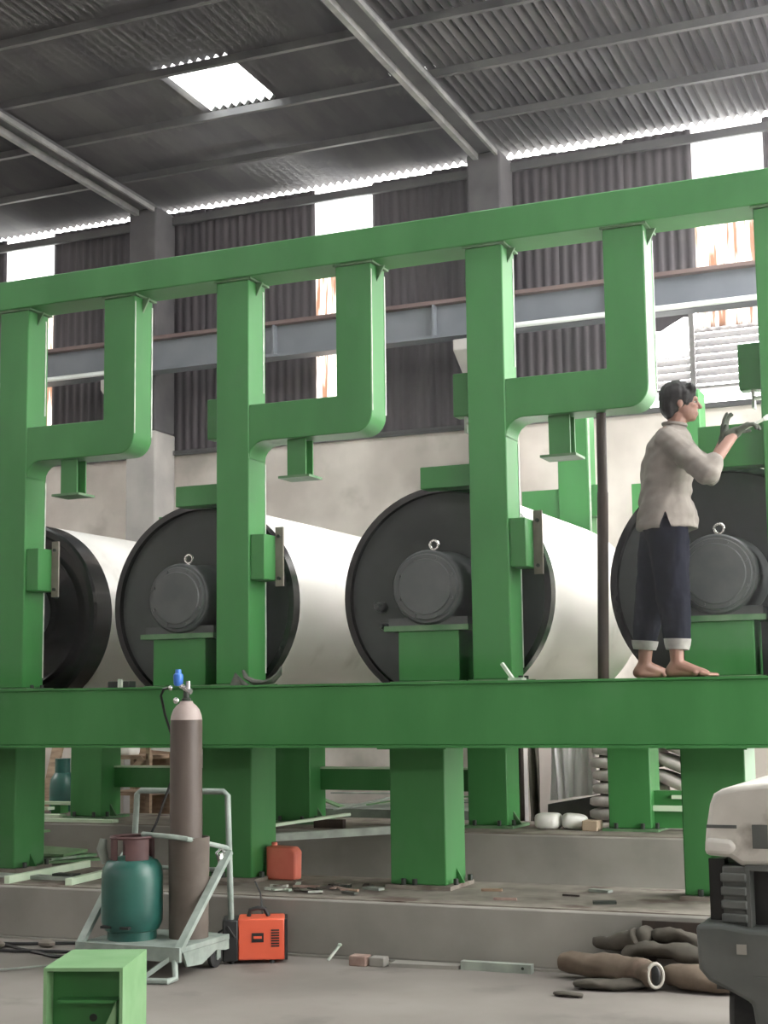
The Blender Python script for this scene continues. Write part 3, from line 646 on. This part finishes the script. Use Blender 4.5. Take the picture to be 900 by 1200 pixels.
MB().lathe([(.018, 0), (.026, .01), (.028, .05), (.026, .062), (.017, .07), (.016, .09)], (-4.325, 7.115, 1.51), 'Z', 14).build('regulator_knob', M['blue'], rg, label='blue regulator cap')
MB().ell((-4.33, 7.10, 1.43), (.018, .012, .018), 10).build('gauge', M['bright_steel'], rg)
MB().tube([(-4.375, 7.10, 1.50), (-4.42, 7.12, 1.495), (-4.47, 7.17, 1.46), (-4.485, 7.24, 1.35), (-4.47, 7.31, 1.2), (-4.50, 7.345, 1.0), (-4.60, 7.34, .75), (-4.68, 7.33, .6), (-4.72, 7.31, .4), (-4.72, 7.32, .2)], .0075, 6).build('gas_hose', M['black'], oc, label='thin black gas hose')
lp = thing('gas_bottle', 'squat dark green gas bottle with maroon collar on the trolley', 'gas bottle', (-4.555, 7.03, .165))
LC = (-4.555, 7.03, .165)
MB().lathe([(.11, .035), (.145, .05), (.163, .09), (.165, .14), (.165, .33), (.158, .375), (.135, .41), (.09, .43), (.04, .435)], LC, 'Z', 32).build('body', M['teal'], lp)
fr = MB().lathe([(.128, .0), (.132, .0), (.132, .05), (.128, .05)], LC, 'Z', 32).build('foot_ring', M['teal'], lp)
col = MB()
for a0, a1 in ((20, 150), (190, 258), (284, 350)):
    n = 10; vv = []; ff = []
    for i in range(n+1):
        t = math.radians(a0+(a1-a0)*i/n)
        for r, z in ((.112, .405), (.112, .535), (.118, .405), (.118, .535)): vv.append((LC[0]+r*math.cos(t), LC[1]+r*math.sin(t), LC[2]+z))
    for i in range(n):
        k = 4*i; ff += [(k, k+4, k+5, k+1), (k+2, k+3, k+7, k+6), (k+1, k+5, k+7, k+3), (k, k+2, k+6, k+4)]
    ff += [(0, 1, 3, 2), (4*n, 4*n+2, 4*n+3, 4*n+1)]; col.add(vv, ff)
cr = [(LC[0]+.116*math.cos(2*PI*i/24), LC[1]+.116*math.sin(2*PI*i/24), LC[2]+.535) for i in range(25)]
col.tube(cr, .009, 6, caps=False).build('collar', M['maroon'], lp, label='faded maroon guard collar')
MB().lathe([(.02, .43), (.022, .45), (.015, .455), (.014, .49), (.024, .495), (.024, .51)], LC, 'Z', 12).build('valve', M['bright_steel'], lp)
for q0, q1 in ((-.09, -.03), (.03, .085)): MB().box(LC[0]+q0, LC[0]+q1, LC[1]-.168, LC[1]-.14, .235, .248).build('slot', M['black'], lp)
gp = MB().tube([(-4.70, 6.99, .56), (-4.715, 6.97, .64), (-4.71, 6.98, .69)], [.022, .026, .018], 10).build('torch_body', M['mesh_grey'], label='grey metal torch body hung against the green gas bottle', cat='torch')

# welding machine
wd = thing('welding_machine', 'orange and black portable welding machine on the floor beside trolley', 'welding machine', (-4.06, 7.49, 0), local=True, rz=math.radians(27))
MB().box(-.085, .17, -.1, .1, .02, .24).build('casing', M['orange'], wd, bevel=.008)
fp = MB().box(-.17, -.085, -.103, .103, .015, .235).build('front_panel', M['black'], wd, bevel=.008)
MB().box(.17, .185, -.1, .1, .02, .235).build('back_panel', M['black'], wd)
MB().tube([(-.03, 0, .24), (-.02, 0, .275), (.02, 0, .285), (.06, 0, .28), (.08, 0, .24)], .012, 8).build('handle', M['black'], wd)
MB().box(-.01, .055, -.104, -.1, .115, .165).build('label_plate', M['black'], wd)
MB().box(.0, .045, -.1055, -.104, .135, .148).build('label_stripe', M['orange'], wd)
for i in range(7): MB().box(.095, .14, -.1035, -.1, .09+i*.014, .098+i*.014).build('vent_slot', M['black'], wd)
for px in (-.12, .1):
    for py in (-.07, .07): MB().cyl((px, py, 0), .015, .02, n=8).build('foot', M['black'], wd)
MB().tube([(-.17, -.05, .08), (-.2, -.05, .09), (-.19, -.07, .17), (-.14, -.105, .2), (-.1, -.108, .14)], .007, 6).build('power_lead', M['black'], wd)
MB().tube([(.05, .1, .2), (.03, .22, .34), (.0, .26, .40)], .005, 6).build('cable', M['black'], wd)

# cables on the floor
for i, (pts, lb) in enumerate((
    ([(-6.2, 7.45, .012), (-5.7, 7.5, .012), (-5.3, 7.6, .014), (-4.95, 7.45, .012), (-4.8, 7.3, .012)], 'black cable along the floor at foot of left plinth, uppermost strand'),
    ([(-6.0, 7.3, .012), (-5.5, 7.25, .014), (-5.1, 7.35, .012), (-4.85, 7.15, .012), (-4.9, 6.95, .012)], 'black cable curving over the floor towards the trolley wheels'),
    ([(-5.4, 6.55, .011), (-5.15, 6.75, .011), (-4.95, 7.05, .011), (-4.8, 7.1, .011), (-4.7, 6.95, .011)], 'thin grey cable looping over pale floor left of the trolley'),
    ([(-6.2, 7.6, .011), (-5.6, 7.42, .011), (-5.2, 7.18, .011), (-5.0, 7.2, .011)], 'dark cable crossing the other cables left of trolley'))):
    sm_ = []
    for j in range(len(pts)-1):
        for k in range(4):
            t = k/4; p = Vector(pts[j]).lerp(Vector(pts[j+1]), t); p.x += .02*math.sin(j*2+t*3+i); p.y += .02*math.cos(j*3+t*3+i*2); sm_.append(p)
    sm_.append(Vector(pts[-1]))
    MB().tube(sm_, .010 if i != 2 else .006, 6).build('cable', M['black'] if i != 2 else M['mesh_grey'], label=lb, cat='cable', group='cables on the floor')
for i, (x, y) in enumerate(((-5.45, 7.5), (-5.1, 7.55), (-5.72, 7.38))):
    MB().ell((x, y, .022), (.06, .04, .022), 8).build('rubble_lump', M['ledge'], label=('small dirt lump beside cables, middle of three', 'small dirt lump beside cables nearest the trolley', 'small dirt lump beside cables nearest the left edge')[i], cat='rubble')

# green box section, front left
gb = thing('box_section', 'short pale green welded steel box with open front in left foreground', 'steel box', (-3.63, 5.245, 0), local=True, rz=math.radians(20.5))
W2, DP, HT, TK = .163, .46, .352, .014
MB().box(-W2, W2, 0, DP, HT-TK, HT).build('top_plate', M['green_pale'], gb)
MB().box(-W2, -W2+TK, 0, DP, .012, HT-TK).build('side_plate', M['green_pale'], gb)
MB().box(W2-TK, W2, 0, DP, .012, HT-TK).build('side_plate', M['green_pale'], gb)
MB().box(-W2+TK, W2-TK, .10, .114, .012, HT-TK).build('inner_plate', M['green'], gb, label='darker green recessed plate')
MB().box(-W2+.05, W2-.03, .03, .10, HT-.145, HT-.133).build('shelf_plate', M['green'], gb)
MB().prism([(W2-.03, .03), (W2-.03, HT-.135), (W2-.115, .03)], 'Y', .012, .024).build('gusset', M['green_pale'], gb)
MB().cyl((.02, .096, HT-.215), .016, .005, 'Y', 12).build('bolt_hole', M['dark_bolt'], gb)
MB().box(-W2, W2, 0, DP, 0, .012).build('bottom_plate', M['green'], gb)

# ------------------------------------------------------------------ vehicle at the right edge
vh = thing('vehicle', 'old vehicle with white hood and dark grey lower body at right edge', 'vehicle', (-.4, 6.2, 0))
VY = 5.6
hood = [(-1.165, .835)]+[(-1.155, .93), (-1.138, 1.02), (-1.122, 1.058), (-1.09, 1.076), (-1.03, 1.088), (-.9, 1.102), (-.6, 1.12), (.3, 1.13), (.3, .80), (-1.03, .80), (-1.075, .83)]
MB().prism(hood, 'Y', VY, VY+1.3).build('hood', M['vehicle_white'], vh, bevel=.02)
MB().prism([(-1.160, .84), (-1.07, .84), (-1.04, .865), (-1.06, .895), (-1.156, .90)], 'Y', VY-.014, VY+.04).build('side_lamp', M['lamp'], vh, bevel=.015, label='cloudy pale side lamp')
MB().box(-1.15, -1.04, VY-.004, VY+.002, .935, .947).build('crease', M['vehicle_grey'], vh)
MB().box(-.985, -.93, VY-.006, VY+.004, .865, .95).build('vent_patch', M['vehicle_grey'], vh)
MB().box(-1.16, .3, VY+.12, VY+1.28, .34, .80).build('inner_body', M['black'], vh)
MB().box(-1.158, -1.10, VY+.05, VY+.12, .60, .82).build('side_recess', M['drum_black'], vh)
lb_ = MB().box(-1.10, -1.015, VY-.0, VY+.12, .585, .80).build('louvre_block', M['vehicle_grey'], vh, bevel=.006)
for i in range(4): MB().box(-1.105, -1.012, VY-.018, VY, .60+i*.048, .632+i*.048).build('rib', M['vehicle_grey'], lb_, bevel=.006)
MB().box(-1.015, .3, VY-.005, VY+.05, .785, .805).build('grille_rail', M['vehicle_grey'], vh)
MB().box(-1.015, .3, VY+.08, VY+.12, .585, .785).build('grille_opening', M['black'], vh)
MB().box(-1.015, -1.0, VY-.01, VY+.1, .585, .79).build('grille_side', M['vehicle_grey'], vh)
bump = [(-1.19, .595), (-1.185, .44), (-1.15, .40), (-1.06, .36), (-1.0, .33), (-.97, .10), (.3, .10), (.3, .585), (-1.0, .585), (-1.1, .60)]
bp_ = MB().prism(bump, 'Y', VY-.07, VY+.5).build('bumper', M['vehicle_grey'], vh, bevel=.015)
MB().box(-1.045, -1.01, VY-.075, VY-.07, .50, .535).build('bumper_mark', M['concrete'], bp_, label='pale worn patch')
MB().box(-.985, .3, VY-.078, VY-.068, .40, .425).build('bumper_rib', M['vehicle_grey'], bp_)
for wx in (-1.03,):
    w = MB().lathe([(.1, -.09), (.19, -.09), (.225, -.065), (.23, 0), (.225, .065), (.19, .09), (.1, .09)], (wx, VY+.32, .23), 'X', 28).build('wheel', M['rubber'], vh)
    MB().cyl((wx-.07, VY+.32, .23), .10, .14, 'X', 16).build('wheel_hub', M['vehicle_grey'], w)

# ------------------------------------------------------------------ brown hose pile
def lay(name, pts, rad, flat, lb, m='hose', n=16, group='brown canvas hoses heaped on the floor', wr=.019, seed=0, cat='hose'):
    q = []
    for j in range(len(pts)-1):
        for k in range(5): q.append(Vector(pts[j]).lerp(Vector(pts[j+1]), k/5))
    q.append(Vector(pts[-1]))
    for _ in range(2): q = [q[0]]+[(q[i-1]+q[i]*2+q[i+1])/4 for i in range(1, len(q)-1)]+[q[-1]]
    rs = [rad[0]+(rad[1]-rad[0])*i/(len(q)-1) for i in range(len(q))]
    rs[0] *= .72; rs[-1] *= .78
    mb = MB().tube(q, rs, n, flat)
    zmin = 0
    for i, p in enumerate(mb.v):
        d = noise.noise(Vector((p.x*9+seed, p.y*9, p.z*12)))*wr+noise.noise(Vector((p.x*28, p.y*28+seed, p.z*28)))*wr*.4
        p.z += d; p.y += d*.7
        if p.z < .004: p.z = .004
    return mb.build(name, M[m], label=lb, cat=cat, group=group, angle=70)
lay('canvas_hose', [(-2.33, 7.60, .085), (-2.05, 7.53, .075), (-1.86, 7.42, .075), (-1.79, 7.36, .078)], (.062, .07), .95, 'brown canvas hose lying nearest left, its open pale-rimmed end facing out', seed=1)
rim = bpy.data.objects['canvas_hose']
rp_ = [(-1.785+.0+.044*math.cos(t)*.75, 7.352+.018*math.cos(t), .078+.056*math.sin(t)) for t in [2*PI*i/18 for i in range(19)]]
MB().tube(rp_, .009, 8, caps=False).build('hose_rim', M['hose_rim'], rim, label='pale open rim')
MB().ell((-1.787, 7.352, .078), (.028, .012, .05), 14).build('hose_mouth', M['black'], rim, label='dark open mouth')
lay('canvas_hose', [(-1.76, 7.48, .07), (-1.6, 7.42, .065), (-1.45, 7.42, .055), (-1.33, 7.45, .045)], (.072, .055), .8, 'brown canvas hose flattened along the floor right of the rimmed end', seed=3)
lay('canvas_hose', [(-2.0, 7.62, .135), (-1.85, 7.58, .175), (-1.68, 7.55, .16), (-1.5, 7.52, .12), (-1.34, 7.50, .09)], (.055, .06), .7, 'long brown canvas hose arched over the top of the heap', 'hose_dark', seed=5)
lay('canvas_hose', [(-1.86, 7.65, .22), (-1.75, 7.64, .235), (-1.64, 7.62, .205), (-1.58, 7.60, .17)], (.045, .048), .75, 'short olive hose bent over the back of the heap', 'hose_dark', seed=8)
lay('canvas_hose', [(-2.17, 7.645, .17), (-2.07, 7.64, .175), (-1.97, 7.63, .20), (-1.93, 7.62, .22)], (.04, .062), .85, 'crumpled dark hose end leaning on plinth behind the heap', 'hose_dark', seed=11)
lay('canvas_hose', [(-1.98, 7.66, .10), (-1.93, 7.65, .19), (-1.89, 7.64, .255)], (.06, .055), .8, 'upright folded olive hose against plinth at the heap top', 'hose_dark', seed=14)
lay('canvas_hose', [(-1.62, 7.62, .10), (-1.45, 7.6, .10), (-1.3, 7.58, .08)], (.05, .05), .7, 'brown hose at the back right of heap beside vehicle', seed=17)
lay('folded_cloth', [(-2.18, 7.31, .03), (-2.02, 7.33, .034), (-1.9, 7.36, .03), (-1.82, 7.4, .022)], (.06, .05), .42, 'flat folded dark cloth on floor in front of the hoses', 'hose_dark', group=None, seed=20, cat='cloth')
lay('rag', [(-2.22, 7.12, .012), (-2.14, 7.10, .013), (-2.08, 7.11, .01)], (.03, .03), .35, 'small dark rag scrap on pale floor left of hoses', 'hose_dark', group=None, seed=23, cat='rag', wr=.006)
MB().box(-1.93, -1.56, 7.700, 7.714, .10, .285).box(-1.9, -1.86, 7.70, 7.714, 0, .10).box(-1.62, -1.58, 7.70, 7.714, 0, .10).build('dark_board', M['rust'], label='dark brown board leaning on plinth behind the hose heap', cat='board')

# brick, flat bars and a stick at the plinth foot
MB().box(-3.50, -3.40, 7.52, 7.60, 0, .055).build('brick', M['brick'], label='broken brown brick lying on floor at the plinth foot', cat='brick', bevel=.006)
MB().box(-3.39, -3.30, 7.54, 7.61, 0, .05).build('brick', M['concrete'], label='grey block fragment touching the broken brown brick', cat='brick', bevel=.006)
MB().add([(-3.28, 7.56, 0), (-2.90, 7.60, 0), (-2.90, 7.67, 0), (-3.28, 7.67, 0), (-3.28, 7.56, .02), (-2.90, 7.60, .02), (-2.90, 7.67, .02), (-3.28, 7.67, .02)], [(0, 3, 2, 1), (4, 5, 6, 7), (0, 1, 5, 4), (1, 2, 6, 5), (2, 3, 7, 6), (3, 0, 4, 7)]).build('flat_bar', M['concrete'], label='grey steel flat bar at plinth foot beside the brick', cat='steel bar')
f2 = MB().box(-2.89, -2.50, 7.61, 7.66, 0, .045).build('flat_bar', M['mesh_grey'], label='paler steel bar with bolt hole at plinth foot, nearer the hoses', cat='steel bar')
MB().cyl((-2.545, 7.607, .026), .008, .004, 'Y', 8).build('bolt_hole', M['dark_bolt'], f2)
MB().bar((-3.67, 7.62, .005), (-3.63, 7.68, .075), .012).ell((-3.628, 7.683, .08), (.014, .014, .01), 8).build('stick', M['bare_edge'], label='short pale stick leaning at plinth foot left of the brick', cat='stick')

# ------------------------------------------------------------------ things on the front plinth and in the trench
KT = .322
jc = thing('jerry_can', 'faded red plastic can behind second leg of the green frame', 'can', (-4.33, 8.5, KT))
MB().prism([(-4.475, KT), (-4.275, KT), (-4.27, KT+.17), (-4.295, KT+.20), (-4.475, KT+.205)], 'Y', 8.41, 8.51).build('body', M['salmon'], jc, bevel=.012)
MB().cyl((-4.44, 8.46, KT+.205), .018, .02, n=12).build('cap', M['salmon'], jc)
random.seed(21)
DL = ['pale steel offcut', 'rusty steel offcut', 'bent wire offcut', 'dark plate offcut', 'small timber chip', 'grey plate offcut']
spots = [(-4.15, 7.95), (-4.05, 8.12), (-3.93, 7.9), (-3.86, 8.2), (-3.72, 8.03), (-3.63, 8.15), (-4.22, 8.1), (-2.75, 7.95), (-2.45, 8.2), (-2.2, 7.98), (-2.95, 8.3), (-2.35, 8.45)]
where = ['left of third leg, nearest the red can', 'in the middle of ledge scraps left of third leg', 'on ledge edge left of third leg', 'behind other scraps left of third leg', 'beside third leg on its left', 'touching the foot plate of third leg', 'beside red can on the ledge',
         'on ledge right of third leg', 'in the middle of ledge between third and fourth legs', 'on ledge edge before fourth leg', 'just right of third leg at the back', 'at back of ledge before fourth leg']
for i, (x, y) in enumerate(spots):
    k = i % 6; a = random.uniform(-.6, .6); L = random.uniform(.10, .24)*(.7 if k in (3, 4) else 1); w = (.03, .022, .010, .06, .03, .05)[k]
    d = Vector((math.cos(a), math.sin(a)*.5, 0))*L/2; p = Vector((x, y, KT+.008))
    mm = [M['bare_edge'], M['brick'], M['rust'], M['dark_bolt'], M['timber'], M['mesh_grey']][k]
    mb = MB().bar(p-d, p+d, w, .014 if k != 2 else .01)
    mb.build('offcut', mm, label=DL[k]+' '+where[i], cat='scrap', group='scraps on the front ledge')
random.seed(33)
for i in range(18):
    x = random.uniform(-4.25, -3.63); y = random.uniform(7.86, 8.35); a = random.uniform(0, 3.1); L = random.uniform(.04, .11)
    d = Vector((math.cos(a), math.sin(a), random.uniform(-.02, .05)))*L/2; p = Vector((x, y, KT+.012+abs(d.z)))
    MB().bar(p-d, p+d, random.uniform(.012, .04), random.uniform(.006, .016)).build('scrap_chip', (M['rust'], M['bare_edge'], M['scrap_dark'], M['brick'], M['ledge'])[i % 5], label='tiny steel or timber chip in the litter on front ledge left of third leg', cat='scrap', group='litter chips on the front ledge')
# steel lengths at the left on the plinth
MB().bar((-5.93, 7.74, .345), (-5.99, 8.70, .345), .035, .045).build('steel_angle', M['pale_primer'], label='longer pale green bar lying across left ledge behind the trolley', cat='steel bar')
MB().bar((-5.50, 7.78, .343), (-5.57, 8.40, .343), .045, .04).build('steel_angle', M['pale_primer'], label='shorter pale green bar lying across left ledge nearer the trolley', cat='steel bar')
MB().bar((-6.6, 8.05, .335), (-5.6, 8.0, .335), .09, .02).build('steel_plate', M['mesh_grey'], label='thin grey plate lying on left end of ledge', cat='steel plate')
MB().box(-5.78, -5.62, 8.0, 8.08, .323, .36).build('packing_block', M['dark_bolt'], label='black packing block under pale bars on left ledge', cat='block')
trs = thing('sheet_stack', 'stack of pale green cut sheets lying behind the first leg', 'sheet stack', (-6.5, 9.2, 0))
MB().box(-7.2, -6.3, 8.95, 9.5, 0, .30).build('support', M['ledge'], trs)
for i in range(3):
    MB().prism([(-7.2+.05*i, 8.9+.03*i), (-6.55+.1*i, 8.92), (-6.25-.08*i, 9.3), (-6.9, 9.5-.03*i)], 'Z', .30+.028*i, .318+.028*i).build('sheet', M['green_wear'] if i % 2 else M['green_pale'], trs)
MB().box(-7.0, -6.78, 9.15, 9.25, .385, .49).build('channel_web', M['green_wear'], trs)
MB().box(-7.05, -6.74, 9.1, 9.3, .49, .505).build('channel_flange', M['green_pale'], trs)
# sloping lengths between second and third legs
MB().bar((-5.36, 9.62, .44), (-4.12, 10.73, .472), .06, .056).build('steel_tube', M['mesh_grey'], label='grey square tube from the trench onto far plinth behind third leg', cat='steel bar')
MB().bar((-5.33, 9.72, .505), (-5.10, 10.98, .525), .05, .02).build('steel_flat', M['pale_primer'], label='pale green flat bar from trench onto far plinth behind second leg', cat='steel bar')
MB().box(-5.25, -5.0, 10.66, 10.72, .44, .507).build('packer', M['rust'], label='dark packer on far plinth edge under pale flat bar', cat='block')
tst = thing('trestle', 'low dark trestle in the trench holding up bar ends behind second leg', 'trestle', (-5.4, 9.64, 0))
MB().box(-5.6, -5.2, 9.62, 9.68, .35, .408).build('cross_bar', M['rust'], tst)
for x in (-5.58, -5.26): MB().box(x, x+.05, 9.62, 9.68, 0, .35).build('leg', M['rust'], tst)
MB().box(-5.38, -5.28, 9.69, 9.75, .0, .49).build('post', M['rust'], tst)

# ------------------------------------------------------------------ things on and behind the far plinth
FT = .44
for i, (x0, x1, y, z, lb) in enumerate(((-9.6, -8.09, 11.52, .53, 'topmost pale green bar stacked on far plinth at left'), (-9.6, -8.24, 11.38, .49, 'second pale green bar stacked on far plinth at left'), (-9.6, -7.84, 11.0, .46, 'third pale green bar stacked on far plinth at left'), (-9.6, -7.1, 10.69, .452, 'lowest pale green bar along edge of far plinth'))):
    MB().box(x0, x1, y-.05, y+.05, z-.012, z+.013).build('steel_flat', M['pale_primer'], label=lb, cat='steel bar', group='pale green bars on the far plinth')
MB().box(-8.8, -8.7, 11.32, 11.44, FT, .478).build('packer', M['rust'], label='dark packer under the second pale green bar', cat='block')
MB().box(-8.3, -8.2, 11.46, 11.58, FT, .518).build('packer', M['green'], label='green packer under right end of topmost pale green bar', cat='block')
def sackm(name, c, size, m, lb, group, rz=0, tilt=0, cat='sack', seed=0):
    v = []; f = []; n, mm = 16, 9; rot = Matrix.Rotation(rz, 3, 'Z') @ Matrix.Rotation(tilt, 3, 'Y')
    for i in range(mm+1):
        ph = -PI/2+PI*i/mm
        for k in range(n):
            t = 2*PI*k/n; e = .6
            g = lambda q: math.copysign(abs(q)**e, q)
            p = Vector((g(math.cos(t))*g(math.cos(ph)), g(math.sin(t))*g(math.cos(ph)), math.copysign(abs(math.sin(ph))**.45, math.sin(ph))))
            p = Vector((p.x*size[0], p.y*size[1], p.z*size[2]*(1-.08*abs(p.x)**3)))
            d = noise.noise(p*9+Vector((seed*3.1, 0, 0)))*.010
            v.append(Vector(c)+rot @ (p+p.normalized()*d))
    for i in range(mm):
        for k in range(n):
            k2 = (k+1) % n; f.append((i*n+k, i*n+k2, (i+1)*n+k2, (i+1)*n+k))
    return MB().add(v, f).build(name, m, label=lb, cat=cat, group=group, angle=80)
nm = ['topmost', 'second', 'third', 'fourth', 'fifth', 'lowest']
pal = thing('pallet', 'dark low pallet under the stack of grey beige sacks', 'pallet', (-3.1, 12.2, 0))
for i in range(4): MB().box(-3.55, -2.2, 11.92+i*.16, 12.02+i*.16, .09, .11).build('plank', M['timber'], pal)
for xx in (-3.5, -2.85, -2.3): MB().box(xx, xx+.08, 11.92, 12.5, 0, .09).build('block', M['timber'], pal)
hs = [.11+.055+.104*i for i in range(10)]
for i, z in enumerate(reversed(hs)):
    if i < 10:
        sackm('sack', (-3.12+random.uniform(-.02, .02), 12.2, z), (.31, .22, .0535), M['sack'], f'grey beige sack in left stack beside plastic sheeting, {["topmost","second","third","fourth","fifth","sixth","seventh","eighth","ninth","lowest"][i]} from the top' if 0 < i < 9 else f'grey beige sack in left stack beside plastic sheeting, {"topmost" if i == 0 else "lowest"} one', 'stacked grey beige sacks', 0, 0, seed=i)
for i, (z, t) in enumerate(((.985, .40), (.845, .40), (.705, .40))):
    sackm('sack', (-2.62, 12.15, z), (.30, .2, .051), M['sack'], f'grey beige sack tilted down at right behind fourth rear leg, {("upper","middle","lower")[i]} one', 'tilted grey beige sacks', 0, t, seed=20+i)
sackm('sack', (-2.50, 12.2, .50), (.33, .24, .11), M['white_sack'], 'pale plump sack under the tilted grey beige sacks', None, seed=30)
sackm('sack', (-2.50, 12.2, .27), (.33, .24, .15), M['sack'], 'grey sack at the bottom beneath the pale plump sack', None, seed=31)
sackm('sack', (-3.465, 11.05, FT+.062), (.10, .1, .062), M['white_sack'], 'small white sack on far plinth, left of the two', 'small white sacks on the far plinth', 0, 0, seed=40)
sackm('sack', (-3.265, 11.08, FT+.058), (.098, .09, .058), M['white_sack'], 'small white sack on far plinth, right of the two', 'small white sacks on the far plinth', .3, .1, seed=41)
MB().box(-3.165, -3.05, 10.92, 11.08, FT, FT+.075).build('carton', M['cardboard'], label='small brown carton on far plinth beside white sacks', cat='carton', bevel=.004)
# hanging plastic sheeting
def drape(name, x0, x1, y, z0, z1, amp, k, lb, m, low=None):
    n = 36; v = []; f = []
    for i in range(n+1):
        u = i/n; x = x0+(x1-x0)*u
        for j in range(9):
            w = j/8; zb = z0+(low(u) if low else 0); z = zb+(z1-zb)*w
            o = amp*math.sin(u*k+w*.8)*(1.1-.5*w)+amp*.5*math.sin(u*k*2.3+1+w*2)
            v.append((x+.02*math.sin(w*5+u*9), y+o, z)); v.append((x+.02*math.sin(w*5+u*9), y+o+.012, z))
    for i in range(n):
        for j in range(8):
            a = (i*9+j)*2; b_ = ((i+1)*9+j)*2; f += [(a, b_, b_+2, a+2), (a+1, a+3, b_+3, b_+1)]
    return MB().add(v, f).build(name, m, label=lb, cat='sheeting', angle=80)
drape('plastic_sheet', -3.86, -3.44, 12.36, .56, 1.69, .028, 26, 'crumpled pale grey plastic sheeting hanging beside the sack stack', M['sheeting'], lambda u: .06*u)
drape('plastic_sheet', -3.97, -3.885, 12.16, .40, 1.72, .03, 12, 'dark green grey tarpaulin hanging left of pale plastic sheeting', M['hose_dark'])
MB().box(-4.1, -3.2, 12.2, 12.3, 1.7, 1.75).box(-4.1, -4.06, 12.2, 12.3, 0, 1.7).box(-3.44, -3.38, 12.45, 12.55, 0, 1.7).box(-3.44, -3.38, 12.2, 12.55, 1.62, 1.70).build('hanging_rail', M['rust'], label='dark steel rail from which the plastic sheeting hangs', cat='rail')
MB().prism([(-3.92, 0), (-3.30, 0), (-3.30, .63), (-3.92, .52)], 'Y', 12.5, 12.62).build('metal_sheet', M['vehicle_grey'], label='dark grey sheet standing below the plastic sheeting', cat='panel')
# green gas bottle by the back wall, boards and crate
gcy = thing('gas_cylinder', 'green gas cylinder standing far back by wall at left', 'gas cylinder', (-8.78, 12.3, 0))
GC = (-8.78, 12.3, 0)
MB().lathe([(.10, 0), (.125, .02), (.125, .62), (.115, .70), (.08, .76), (.04, .79)], GC, 'Z', 22).build('body', M['teal'], gcy)
MB().lathe([(.03, .78), (.03, .84), (.02, .85), (.02, .90)], GC, 'Z', 10).build('valve', M['bright_steel'], gcy)
MB().lathe([(.07, .76), (.075, .76), (.075, .90), (.07, .90)], GC, 'Z', 16).build('guard', M['teal'], gcy)
MB().add([(-9.05, 12.15, 0), (-8.93, 12.15, 0), (-8.93, 12.18, 0), (-9.05, 12.18, 0), (-9.05, 12.6, 1.3), (-8.93, 12.6, 1.3), (-8.93, 12.63, 1.3), (-9.05, 12.63, 1.3)], [(0, 3, 2, 1), (4, 5, 6, 7), (0, 1, 5, 4), (1, 2, 6, 5), (2, 3, 7, 6), (3, 0, 4, 7)]).build('plank', M['timber'], label='weathered plank leaning on back wall left of green cylinder', cat='plank')
MB().add([(-8.92, 12.45, 0), (-8.6, 12.45, 0), (-8.6, 12.47, 0), (-8.92, 12.47, 0), (-8.92, 12.8, 1.25), (-8.6, 12.8, 1.25), (-8.6, 12.82, 1.25), (-8.92, 12.82, 1.25)], [(0, 3, 2, 1), (4, 5, 6, 7), (0, 1, 5, 4), (1, 2, 6, 5), (2, 3, 7, 6), (3, 0, 4, 7)]).build('board', M['mesh_grey'], label='grey board leaning on back wall behind green cylinder', cat='board')
crt = thing('crate', 'weathered open timber crate standing behind trolley at left', 'crate', (-7.75, 12.0, 0))
for z in (.28, .60, .93): MB().box(-7.98, -7.55, 11.9, 12.3, z-.02, z+.015).build('shelf', M['timber'], crt)
for (x, y) in ((-7.98, 11.9), (-7.58, 11.9), (-7.98, 12.26), (-7.58, 12.26)): MB().box(x, x+.045, y, y+.045, 0, 1.02).build('post', M['timber'], crt)
MB().bar((-7.95, 11.89, .62), (-7.6, 11.89, .92), .05, .02, (0, 1, 0)).build('brace', M['timber'], crt)
MB().box(-7.98, -7.55, 12.3, 12.315, .05, 1.0).build('back_panel', M['timber'], crt)
sackm('bag', (-7.88, 12.08, 1.0), (.09, .1, .075), M['white_sack'], 'small white bag lying on top of the timber crate', None, cat='bag', seed=50)
MB().bar((-7.55, 12.0, 1.02), (-6.7, 12.1, .95), .16, .05).build('foam_strip', M['white_sack'], label='pale strip lying across top of crate behind trolley', cat='strip')
scp = thing('scrap_heap', 'heap of grey green sheet offcuts on floor behind second rear leg', 'scrap', (-5.2, 12.0, 0))
random.seed(4)
MB().box(-5.9, -4.3, 11.85, 12.5, 0, .50).build('bin_body', M['mesh_grey'], scp)
for i in range(9):
    c = Vector((-5.75+i*.17, 11.9+random.uniform(0, .5), .53+random.uniform(0, .09))); d = Vector((random.uniform(.2, .4), random.uniform(-.15, .15), random.uniform(-.08, .08)))
    MB().bar(c-d, c+d, random.uniform(.04, .12), .012).build('offcut', M['green_pale'] if i % 3 == 0 else M['mesh_grey'], scp)
sackm('bag', (-6.9, 12.0, .55), (.25, .15, .14), M['mesh_grey'], 'grey green bundle on floor behind the trolley handle', None, cat='bundle', seed=60)
MB().box(-7.2, -6.6, 11.85, 12.15, 0, .42).build('low_crate', M['timber'], label='low timber crate under grey green bundle', cat='crate')
# thin welding and dust haze inside the shed
hz = MB().box(-16.9, -.5, 5.2, 12.95, 1.6, 6.4).build('haze', None, kind='stuff')
hm_ = bpy.data.materials.new('thin_haze'); hm_.use_nodes = True; hn = hm_.node_tree.nodes; hn.remove(hn['Principled BSDF'])
vs = hn.new('ShaderNodeVolumeScatter'); vs.inputs['Color'].default_value = (.93, .93, .98, 1); vs.inputs['Density'].default_value = .0055; vs.inputs['Anisotropy'].default_value = .35
hm_.node_tree.links.new(vs.outputs[0], hn['Material Output'].inputs['Volume']); hz.data.materials.append(hm_)
print('TRIS', sum(len(o.data.polygons) for o in bpy.data.objects if o.type == 'MESH'))
